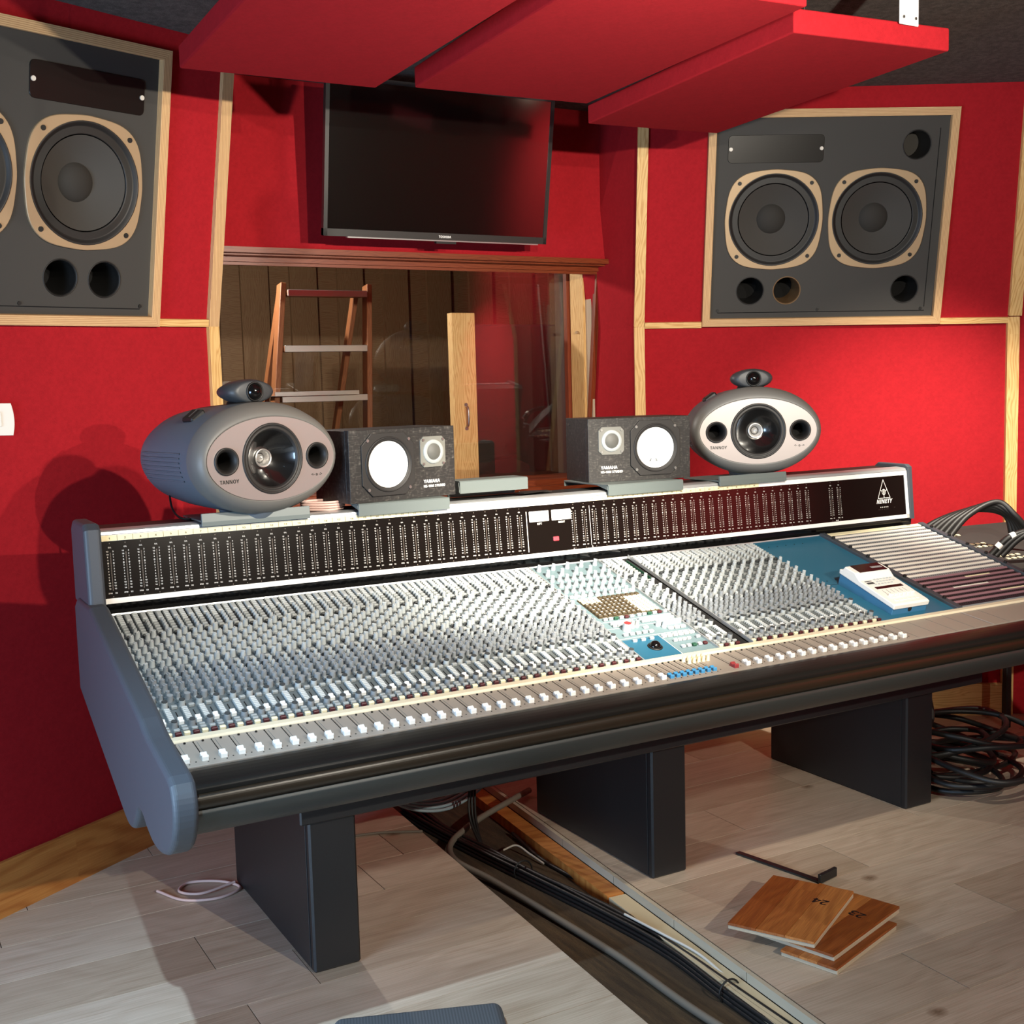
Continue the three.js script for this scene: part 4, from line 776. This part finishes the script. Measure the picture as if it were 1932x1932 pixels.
function loft(rows, n = 64) {                   // rows: [a, b, z] ellipses
  const pos = [], uv = [], idx = [];
  rows.forEach(([a, b, z], i) => { for (let k = 0; k <= n; k++) { const th = k / n * 6.283185; pos.push(a * Math.cos(th), b * Math.sin(th), z); uv.push(k / n, i / rows.length); } });
  for (let i = 0; i < rows.length - 1; i++) for (let k = 0; k < n; k++) { const a = i * (n + 1) + k, b = a + n + 1; idx.push(a, b, a + 1, b, b + 1, a + 1); }
  const g = new THREE.BufferGeometry(); g.setAttribute('position', new THREE.Float32BufferAttribute(pos, 3)); g.setAttribute('uv', new THREE.Float32BufferAttribute(uv, 2)); g.setIndex(idx); g.computeVertexNormals(); return g;
}
function egg(label, at, turn) {
  const t = thing('egg_speaker', label, 'loudspeaker', at, turn, 'egg shaped speakers'), cy = 0.168, a = 0.232, b = 0.157;
  const up = (g) => tr(g, 0, cy, 0);
  mesh('bezel', up(loft([[0.208, 0.116, 0.0], [0.212, 0.121, 0.004], [0.221, 0.135, -0.004], [0.229, 0.147, -0.018], [a, b, -0.042], [a * 0.998, b * 0.998, -0.062]])), M.tannBezel, t);
  mesh('cabinet', up(loft([[a * 0.996, b * 0.996, -0.062], [a * 0.99, b * 0.99, -0.12], [a * 0.975, b * 0.97, -0.20], [a * 0.95, b * 0.94, -0.28], [a * 0.90, b * 0.89, -0.345], [a * 0.80, b * 0.80, -0.395], [a * 0.64, b * 0.66, -0.427], [a * 0.42, b * 0.44, -0.446], [0.0001, 0.0001, -0.455]])), M.tannBlue, t);
  for (let k = 0; k < 7; k++) for (const q of [-1, 1]) {   // side ribs
    const y = -0.052 + k * 0.0125, P = []; for (const [z, f] of [[-0.10, 0.992], [-0.15, 0.985], [-0.20, 0.975], [-0.25, 0.96], [-0.30, 0.938], [-0.34, 0.905]]) P.push([q * a * f * Math.sqrt(1 - (y / (b * f)) ** 2), cy + y, z]);
    mesh('rib', tube(P, 0.0024, 16, 6), M.tannBlue, t);
  }
  mesh('seam', up(loft([[a * 0.972, b * 0.972, -0.18], [a * 0.974, b * 0.974, -0.182], [a * 0.966, b * 0.966, -0.184]])), M.tannBezel, t);
  { const g = new THREE.Group(); const hn = mesh('handle_recess', tr(rot(cb(0.05, 0.018, 0.055, 0.005), 0, 0, 0.62), -a * 0.62, cy + b * 0.775, -0.16), M.black, t); mesh('handle_bar', tr(rot(cb(0.034, 0.003, 0.007, 0.001), 0, 0, 0.62), -a * 0.628, cy + b * 0.83, -0.158), M.steel, hn); }
  // front plate with holes
  const ep = []; for (let i = 0; i < 96; i++) { const q = i / 96 * 2 * Math.PI; ep.push([0.208 * Math.cos(q), 0.116 * Math.sin(q)]); } const s = poly(ep), hole = (x, r) => s.holes.push(ring(x, 0, r, 56)); hole(0, 0.094); hole(-0.149, 0.033); hole(0.149, 0.033);
  mesh('front_plate', boxUV(tr(ext(s, 0.003, 0, 1, 64), 0, cy, 0.0)), M.tannFace, t);
  mesh('surround', latheZ([[0.099, 0.004], [0.097, 0.008], [0.092, 0.007], [0.090, 0.002], [0.086, 0.006], [0.081, 0.004], [0.078, -0.004]], 56, 0, cy, 0), M.rubber, t);
  mesh('cone', latheZ([[0.079, -0.002], [0.068, -0.016], [0.052, -0.031], [0.036, -0.042], [0.026, -0.047]], 56, 0, cy, 0), M.coneGloss, t);
  mesh('horn_throat', latheZ([[0.027, -0.046], [0.025, -0.040], [0.021, -0.046], [0.015, -0.058], [0.012, -0.07]], 40, 0, cy, 0), M.silver, t);
  mesh('phase_plug', latheZ([[0.012, -0.062], [0.0085, -0.055], [0.005, -0.05], [0.0001, -0.048]], 24, 0, cy, 0), M.silver, t);
  for (const q of [-1, 1]) { const p = mesh('port', latheZ([[0.038, 0.003], [0.0375, 0.008], [0.033, 0.008], [0.026, 0.0], [0.0235, -0.015], [0.0235, -0.08]], 40, q * 0.149, cy, 0), M.rubber, t); mesh('port_end', cylZ(0.024, 0.002, 24, q * 0.149, cy, -0.081), M.pit, p); }
  mesh('brand_lettering', tr(text('TANNOY', 0.0105), -0.142, cy - 0.055, 0.003), M.black, t);
  mesh('emblem', [tr(text('<- o ->', 0.0095), 0.146, cy - 0.054, 0.003)], M.black, t);
  // foot and super tweeter pod
  mesh('foot', [loft([[0.062, 0.072, 0.0], [0.075, 0.086, 0.012], [0.085, 0.10, 0.04]])].map((g) => tr(rot(tidy(g), -Math.PI / 2), 0, -0.012, -0.125)), M.tannBlue, t);
  mesh('pod_rest', tr(rot(loft([[0.05, 0.06, 0], [0.046, 0.055, 0.012], [0.0001, 0.0001, 0.0125]]), -Math.PI / 2), 0, cy + 0.147, -0.125), M.rubber, t);
  const pod = mesh('tweeter_pod', tr(loft([[0.0001, 0.0001, -0.078], [0.03, 0.012, -0.072], [0.055, 0.024, -0.05], [0.072, 0.033, -0.01], [0.075, 0.0355, 0.03], [0.066, 0.031, 0.052], [0.05, 0.0265, 0.058], [0.0001, 0.0001, 0.0585]].reverse(), 48), 0, cy + 0.186, -0.13), M.tannBezel.clone(), t); pod.material.color = hex('#34373a');
  mesh('tweeter_ring', latheZ([[0.0275, 0.054], [0.0275, 0.062], [0.0245, 0.0635], [0.023, 0.06]], 36, 0, cy + 0.186, -0.13), M.black, t);
  mesh('tweeter_dome', tr(new THREE.SphereGeometry(0.024, 28, 18), 0, cy + 0.186, -0.078), M.blackGloss, t);
  return t;
}
egg('grey egg shaped speaker with tweeter pod, beside the light switch wall', [0.462, 1.2385, -0.445], 0.28);
egg('grey egg shaped speaker with tweeter pod, nearest the patchbay', [2.262, 1.2385, -0.50], -0.50);

function boxSpeaker(label, corner, turn, mir) {
  const W = 0.382, H = 0.215, D = 0.198, t = thing('box_speaker', label, 'loudspeaker', corner, turn, 'small black box speakers');
  const u = (x) => (mir ? W - x : x);
  const wx = u(0.134), wy = 0.110, fs = poly([[0.001, 0.001], [W - 0.001, 0.001], [W - 0.001, H - 0.001], [0.001, H - 0.001]]); fs.holes.push(ring(wx, wy, 0.081, 56));
  mesh('cabinet', [cb(W, H, D - 0.02, 0.0015, W / 2, H / 2, -D / 2 - 0.01), tr(ext(fs, 0.019, 0.001, 1), 0, 0, -0.02)].map((g) => boxUV(tidy(g), 'x', mir ? 0.3 : 0.8, mir ? 0.1 : 0.6)), M.ash, t);
  // woofer frame: square plate with cut corners
  const f = 0.092, c = 0.034, s = poly([[-f, -f + c], [-f + c, -f], [f - c, -f], [f, -f + c], [f, f - c], [f - c, f], [-f + c, f], [-f, f - c]]); s.holes.push(ring(0, 0, 0.08, 56));
  const fr = mesh('woofer_frame', boxUV(ext(s, 0.004, 0.0015, 2, 40)), M.rubber, t, [wx, wy, 0.0]);
  for (let k = 0; k < 4; k++) { const th = Math.PI / 4 + k * Math.PI / 2; mesh('screw', cylZ(0.0048, 0.004, 12, 0.103 * Math.cos(th), 0.103 * Math.sin(th), 0.007), M.steel, fr); }
  mesh('surround', latheZ([[0.083, 0.006], [0.0815, 0.0095], [0.0785, 0.009], [0.077, 0.005], [0.0735, 0.0085], [0.0695, 0.004]], 48, wx, wy, 0), M.rubber, t);
  mesh('cone', latheZ([[0.071, 0.004], [0.055, -0.004], [0.035, -0.011], [0.026, -0.012], [0.02, -0.006], [0.01, -0.003], [0.0001, -0.002]], 48, wx, wy, 0), M.coneWhite, t);
  if (mir) for (const q of [-1, 1]) mesh('cone_mark', rot(bx(0.003, 0.012, 0.0006), 0, 0, q * 0.5).translate(wx + q * 0.011 - 0.006, wy - 0.042, 0.0005), M.strip, t);
  const tx = u(0.298), ty = 0.139, g = 0.046, k2 = 0.012, s2 = poly([[-g, -g + k2], [-g + k2, -g], [g - k2, -g], [g, -g + k2], [g, g - k2], [g - k2, g], [-g + k2, g], [-g, g - k2]]);
  const tp = mesh('tweeter_plate', boxUV(ext(s2, 0.003, 0.001, 1)), M.tweetPlate, t, [tx, ty, 0]);
  for (let k = 0; k < 4; k++) { const th = Math.PI / 4 + k * Math.PI / 2; mesh('screw', cylZ(0.0042, 0.004, 12, 0.052 * Math.cos(th), 0.052 * Math.sin(th), 0.005), M.steel, tp); }
  mesh('felt_ring', latheZ([[0.037, 0.004], [0.036, 0.009], [0.026, 0.010], [0.025, 0.006]], 40, tx, ty, 0), M.keyGrey, t);
  mesh('tweeter_grille', latheZ([[0.026, 0.007], [0.020, 0.011], [0.010, 0.0135], [0.0001, 0.0142]], 32, tx, ty, 0), M.grill, t);
  const lx = mir ? 0.045 : 0.262;
  const b1 = text('YAMAHA', 0.0105), b2 = text('NS-10M STUDIO', 0.0078); b1.computeBoundingBox(); b2.computeBoundingBox();
  mesh('brand_lettering', [tr(b1, lx - b1.boundingBox.min.x, 0.049, 0.0003), tr(b2, lx - b2.boundingBox.min.x, 0.034, 0.0003)], M.print, t);
  mesh('side_screw', rot(cylZ(0.004, 0.003, 10), 0, Math.PI / 2).translate(-0.001, H - 0.022, -D + 0.03), M.steel, t);
}
boxSpeaker('small black box speaker with white cone, woofer on the side towards the light switch wall', [0.706, 1.2568, -0.489], 0.173, false);
boxSpeaker('small black box speaker with white cone, woofer on the side towards the patchbay', [1.608, 1.2568, -0.601], -0.177, true);

// loose things behind the bridge
{ const t = thing('cable_coil', 'pinkish white cable coiled behind the small box speaker', 'cable');
  for (let k = 0; k < 4; k++) mesh('loop', tube([[0.60, 1.2405 + k * 0.007, -0.60], [0.66, 1.2405 + k * 0.007, -0.545 - k * 0.004], [0.715 + k * 0.003, 1.2405 + k * 0.007, -0.575], [0.715, 1.2405 + k * 0.007, -0.63], [0.65, 1.2405 + k * 0.007, -0.65], [0.605, 1.2405 + k * 0.007, -0.63]], 0.0035, 60, 8, true), M.cablePink, t); rebase(t, [0.66, 1.237, -0.6]); }
for (const [x, z, r, l] of [[1.375, -0.60, 0.3, 'black card lying on the meter bridge beside the empty bracket'], [1.415, -0.63, -0.15, 'black card slid under another behind the empty bracket']]) single('card', l, 'card', rot(cb(0.10, 0.002, 0.05, 0.0006), 0, r), M.black, [x, l.includes('slid') ? 1.2395 : 1.2415, z]);
single('speaker_cable', 'thin dark cable dangling behind the egg shaped speaker by the light switch wall', 'cable', tube([[0.235, 1.30, -0.70], [0.23, 1.27, -0.66], [0.235, 1.25, -0.63], [0.25, 1.2405, -0.60], [0.30, 1.2405, -0.60]], 0.003, 24, 6), M.cableBlack);

// ---------------------------------------------------------------- live room things
{
  const t = thing('step_ladder', 'wooden step ladder in the live room, tread edges silvered for reflections in the window glass', 'ladder', [1.66, 0, -3.3]);
  const bar = (n, a, b, w, d, m = M.ladderWood) => { const v = V(...b).sub(V(...a)), L = v.length(), g = boxUV(cb(w, L, d, 0.003), 'y'); g.applyQuaternion(new THREE.Quaternion().setFromUnitVectors(V(0, 1, 0), v.normalize())); tr(g, (a[0] + b[0]) / 2, (a[1] + b[1]) / 2, (a[2] + b[2]) / 2); mesh(n, g, m, t); };
  bar('rail', [-0.50, 0, 0.30], [-0.17, 2.15, -0.02], 0.03, 0.07); bar('rail', [0.10, 0, 0.30], [0.31, 2.15, -0.02], 0.03, 0.07);
  bar('rear_leg', [-0.40, 0, -0.6], [-0.16, 2.1, -0.08], 0.028, 0.05); bar('rear_leg', [0.05, 0, -0.6], [0.26, 2.1, -0.08], 0.028, 0.05);
  for (const y of [0.30, 0.58, 0.84, 1.09, 1.33, 1.55, 1.81, 2.10]) { const f = y / 2.15, x0 = -0.50 + 0.33 * f + 0.02, x1 = 0.10 + 0.21 * f - 0.02, z = 0.30 - 0.32 * f; const g = mesh('tread', cb(x1 - x0, 0.03, 0.09, 0.004, (x0 + x1) / 2, y, z), M.ladderWood, t); mesh('reflection_edge', cb(x1 - x0, 0.034, 0.008, 0.002, (x0 + x1) / 2, y, z + 0.048), M.silver, g); }  // silver edges imitate bright reflection bars in the window glass
  single('reflection_tray', 'added bright metal tray on a ladder step, standing in for a reflection in the window glass', 'tray', [cb(0.46, 0.004, 0.15, 0.001), cb(0.46, 0.02, 0.004, 0.001, 0, 0.01, 0.073), cb(0.46, 0.02, 0.004, 0.001, 0, 0.01, -0.073)], M.silver, [1.60, 1.5685, -3.22]);  // added object in place of a bright reflection in the pane
  const g = thing('wooden_post', 'knotty pale wooden post with a metal handle behind the window glass', 'post', [2.115, 0, -2.5]);
  mesh('post', boxUV(cb(0.128, 1.95, 0.05, 0.003, 0, 0.975, 0), 'y', 0.2, 0.4), M.pine, g);
  mesh('handle', tube([[0, 1.495, 0.024], [0, 1.49, 0.045], [0, 1.40, 0.045], [0, 1.395, 0.024]], 0.005, 20, 8), M.steel, g);
  for (const y of [1.503, 1.386]) mesh('screw', cylZ(0.009, 0.004, 12, 0, y, 0.027), M.steel, g);
  const p = thing('gobo_panel', 'dark absorber panel standing beside the wooden post in the live room', 'panel', [2.70, 0, -2.95]);
  mesh('absorber', boxUV(cb(0.75, 1.9, 0.08, 0.01, 0, 0.97, 0)), M.curtain, p); mesh('base', cb(0.8, 0.05, 0.3, 0.005, 0, 0.025, 0), M.darkWood, p);
}

// ---------------------------------------------------------------- floor things
single('foam_mat', 'blue grey ribbed foam mat with rounded corners lying on the planks', 'mat', boxUV(tidy(rb(0.42, 0.055, 0.36, 0.024, 0, 0, 0, 5)), 'x'), M.mat, [0.505, 0.0285, 0.34], [0, -0.36, 0]);
{
  const board = (label, x, y, z, w, l, turn, mark) => {
    const t = thing('parquet_board', label, 'board', [x, y, z], turn, 'loose parquet boards');
    mesh('core', boxUV(cb(w - 0.012, 0.012, l, 0.001, 0, 0.006, 0), 'x', rr(0, 1), rr(0, 1)), M.rawedge, t);
    const n = 3; for (let k = 0; k < n; k++) mesh('lamella', boxUV(cb(w / 1 - 0.004, 0.0075, l / n - 0.0008, 0.0006, 0, 0.0158, -l / 2 + (k + 0.5) * l / n), 'x', rr(0, 2), rr(0, 2)), M.parquet[(k + Math.round(x * 10)) % 3], t);
    if (mark) mesh('pencil_mark', [text(mark, 0.032, 0.0003)].map((g) => tr(rot(tidy(g), -Math.PI / 2, 1.45), 0.07, 0.0197, 0.06)), M.black, t);
  };
  board('lowest orange parquet board of the loose stack, poking out towards the trench', 1.775, 0.0005, 0.395, 0.36, 0.17, 0.30);
  board('middle orange parquet board of the loose stack with a pencilled number', 1.80, 0.0205, 0.315, 0.40, 0.26, 0.30, '23');
  board('topmost orange parquet board of the loose stack with a pencilled number', 1.735, 0.0405, 0.245, 0.38, 0.25, 0.50, '24');
  const t = thing('pull_bar', 'dark steel flooring pull bar lying behind the loose boards', 'tool', [1.985, 0.003, -0.09], 0.2);
  mesh('bar', cb(0.022, 0.005, 0.34, 0.001, 0, 0.003, 0), M.pedestal, t); mesh('hook', cb(0.09, 0.03, 0.012, 0.002, 0.03, 0.0155, 0.165), M.pedestal, t);
}
// cables
const cable = (label, pts, r, m, group, name = 'cable') => single(name, label, 'cable', tube(pts, r, 14 * pts.length, 8), m, null, null, group);
const tb = -0.064;
cable('thick grey conduit looping along the open trench', [[1.66, 0.02, -1.15], [1.52, 0.03, -1.06], [1.36, 0.0, -1.02], [1.22, -0.03, -0.95], [1.165, -0.035, -0.82], [1.20, -0.045, -0.62], [1.235, -0.05, -0.3], [1.26, -0.052, 0.05], [1.26, -0.052, 0.4], [1.30, -0.052, 0.9]], 0.0115, M.cableGrey);
const bundle = thing('cable_bundle', 'bundle of black audio cables tied together along the open trench', 'cable bundle');
for (let k = 0; k < 9; k++) { const ox = (k % 3 - 1) * 0.016, oy = Math.floor(k / 3) * 0.014, w = Math.sin(k * 2.1) * 0.012; mesh('cable', tube([[1.24 + ox * 2, tb + 0.012 + oy, -1.36], [1.25 + ox, tb + 0.006 + oy, -1.12], [1.285 + ox, tb + 0.006 + oy, -0.84 + w], [1.33 + ox + w, tb + 0.004 + oy, -0.55], [1.38 + ox, tb + 0.004 + oy, -0.2 + w], [1.405 + ox + w, tb + 0.004 + oy, 0.1], [1.385 + ox, tb + 0.004 + oy, 0.42], [1.37 + ox, tb + 0.004 + oy, 1.0]], k % 4 === 0 ? 0.008 : 0.0062, 110, 8), M.cableBlack, bundle); }
cable('thin white cable lying on the black bundle in the trench', [[1.395, -0.02, -0.12], [1.41, -0.018, 0.05], [1.425, -0.02, 0.2], [1.42, -0.03, 0.32]], 0.004, M.cableWhite);
cable('short cream wire curling in the trench', [[1.36, -0.045, -0.82], [1.40, -0.03, -0.80], [1.42, -0.045, -0.74], [1.43, -0.055, -0.66]], 0.0035, M.cableWhite);
cable('black cable running along the joist in the trench', [[1.47, -0.05, -0.95], [1.445, -0.057, -0.7], [1.455, -0.057, -0.45], [1.44, -0.057, -0.2], [1.45, -0.057, 0.1]], 0.007, M.cableBlack);
{ const t = thing('data_cable_bundle', 'pale blue data cables arching over the trench behind the pedestal', 'cable bundle'); for (let k = 0; k < 4; k++) mesh('cable', tube([[0.98, 0.20 + k * 0.012, -1.22], [1.10 + k * 0.01, 0.08 + k * 0.008, -1.12], [1.24, 0.045 + k * 0.009, -1.08 - k * 0.012], [1.42, 0.06 + k * 0.009, -1.14 - k * 0.012], [1.62, 0.16 + k * 0.012, -1.22]], 0.006, 60, 8), M.cableBlue, t); rebase(t, [1.3, 0.04, -1.1]); }
for (let k = 0; k < 3; k++) cable('thin black cable dropping from the desk into the trench', [[1.36 + k * 0.03, 0.58, -0.98], [1.34 + k * 0.02, 0.25, -1.0 - k * 0.02], [1.30 + k * 0.012, 0.05, -0.96], [1.30, -0.05, -0.86]], 0.005, M.cableBlack, 'thin black cables dropping into the trench');
for (const z of [-0.62, 0.38]) mesh('cable_tie', tr(new THREE.TorusGeometry(0.034, 0.003, 6, 24), z < 0 ? 1.325 : 1.388, tb + 0.022, z), M.black, bundle);
rebase(bundle, [1.35, -0.065, -0.3]);
cable('pinkish cable loop on the floor beside the light switch side pedestal', [[0.20, 0.006, -1.02], [0.26, 0.006, -0.90], [0.36, 0.006, -0.86], [0.435, 0.006, -0.90], [0.40, 0.006, -0.98], [0.30, 0.006, -1.03], [0.26, 0.006, -0.98], [0.31, 0.008, -0.92], [0.43, 0.012, -0.94]], 0.0045, M.cablePink);
cable('thin brown cable crossing the planks behind the light switch side pedestal', [[0.58, 0.006, -1.05], [0.78, 0.006, -1.12], [0.98, 0.006, -1.10], [1.14, 0.006, -1.02]], 0.005, M.cableGrey);
cable('black cable loop under the desk between the two pedestals', [[1.80, 0.01, -1.30], [2.0, 0.01, -1.18], [2.25, 0.012, -1.20], [2.35, 0.01, -1.34], [2.2, 0.01, -1.45]], 0.008, M.cableBlack);
// heap of multicore at the patchbay end
const heap = thing('multicore_coil', 'black multicore cable coiled in a heap on the floor by the end pedestal', 'cable');
for (let k = 0; k < 11; k++) {
  const pts = [], n = 10, cx = 3.17 + rr(-0.10, 0.12), cz = -0.38 + rr(-0.16, 0.14), rx = rr(0.16, 0.32), rz = rr(0.16, 0.32), ph = rr(0, 6), hi = rr(0.02, 0.12) * (k > 3 ? 1 : 0.2);
  for (let i = 0; i < n; i++) { const th = ph + i / n * 6.283; pts.push([Math.max(2.905, cx + rx * Math.cos(th)), 0.012 + 0.012 * k + hi * (0.5 + 0.5 * Math.sin(th + k * 1.7)) + 0.01 * Math.abs(Math.sin(th * 3 + k)), cz + rz * Math.sin(th)]); }
  mesh('loop', tube(pts, 0.0115, 100, 8, true), M.cableBlack, heap);
}
rebase(heap, [3.17, 0, -0.38]);
{ const t = thing('multicore_bundle', 'black multicores hanging from the patchbay end down to the floor heap', 'cable bundle'); for (let k = 0; k < 5; k++) mesh('cable', tube([[3.18 + k * 0.035, 0.80, -0.52 + k * 0.05], [3.22 + k * 0.03, 0.5 - k * 0.03, -0.62], [3.20 - k * 0.03, 0.30 - k * 0.02, -0.55], [3.10 - k * 0.03, 0.22 - k * 0.015, -0.45], [2.93, 0.17 - k * 0.02, -0.42 + k * 0.03]], 0.009, 70, 8), M.cableBlack, t); rebase(t, [3.2, 0.2, -0.5]); }
// multipin connector case behind the patchbay end
{
  const t = thing('connector_case', 'dark multipin connector case behind the patchbay end with cream sockets', 'case', [3.40, 0, -0.50], -0.1);
  mesh('case_body', alongX([[0.30, 0.72], [0.30, 0.84], [-0.30, 0.92], [-0.30, 0.72]], -0.22, 0.5, 0.008, 2), M.caseGrey, t);
  for (const [x, z] of [[-0.2, -0.28], [0.48, -0.28], [0.48, 0.28]]) mesh('leg', cb(0.03, 0.73, 0.03, 0.003, x, 0.365, z), M.pedestal, t);
  const a = -Math.atan2(0.08, 0.6);
  for (let r = 0; r < 2; r++) for (let c = 0; c < 3; c++) { const p = mesh('connector', cb(0.15, 0.006, 0.15, 0.002), M.foil, t, [-0.13 + r * 0.17, 0.884 - (c * 0.18 - 0.2) * 0.1333, -0.2 + c * 0.18], [-a, 0, 0]); for (let i = 0; i < 8; i++) mesh('contact_block', cb(0.016, 0.006, 0.016, 0.001, -0.045 + (i % 4) * 0.03, 0.004, i < 4 ? -0.02 : 0.02), M.keyCream, p); }
}
{ const t = thing('multicore_bundle', 'thick black multicores arching over the connector case by the tall post trim', 'cable bundle'); for (let k = 0; k < 6; k++) mesh('cable', tube([[3.14 + k * 0.012, 0.93, -0.60 + k * 0.025], [3.24 + k * 0.015, 1.0 + k * 0.006, -0.56 + k * 0.02], [3.38 + k * 0.012, 1.045 + k * 0.006, -0.48 + k * 0.012], [3.48, 1.02, -0.42 + k * 0.01], [3.50 + k * 0.01, 0.93, -0.40 + k * 0.012]], 0.012, 70, 8), M.cableBlack, t); rebase(t, [3.3, 0.93, -0.5]); }
{ const t = thing('multicore_bundle', 'black multicores plugged into the front of the connector case', 'cable bundle'); for (let k = 0; k < 3; k++) mesh('cable', tube([[3.24 + k * 0.02, 0.89, -0.30 + k * 0.012], [3.30 + k * 0.02, 0.96, -0.26 + k * 0.012], [3.42 + k * 0.02, 0.985, -0.22 + k * 0.012], [3.56 + k * 0.02, 0.95, -0.20 + k * 0.012], [3.66, 0.84, -0.2]], 0.012, 70, 8), M.cableBlack, t); rebase(t, [3.4, 0.88, -0.25]); }
{
  const c = new THREE.CatmullRomCurve3([V(3.24, 0.89, -0.30), V(3.30, 0.96, -0.26), V(3.42, 0.985, -0.22), V(3.56, 0.95, -0.20), V(3.66, 0.84, -0.2)], false, 'centripetal');
  for (const [t, l] of [[0.10, 'white marker sleeve at the plug end of a multicore on the connector case'], [0.22, 'white marker sleeve further up a multicore on the connector case']]) { const g = cyl(0.0135, 0.02, 14); g.applyQuaternion(new THREE.Quaternion().setFromUnitVectors(V(0, 1, 0), c.getTangentAt(t))); const p = c.getPointAt(t); single('cable_marker', l, 'sleeve', g, M.white, arr(p)); }
}
// spare pine offcut leaning behind the end pedestal
single('pine_offcut', 'pale pine offcut leaning against the wall behind the end pedestal', 'offcut', boxUV(cb(0.09, 0.34, 0.02, 0.002), 'y'), M.pine, [3.62, 0.17, -1.02], [-0.12, 0.516, 0.12]);

renderer.render(scene, camera);
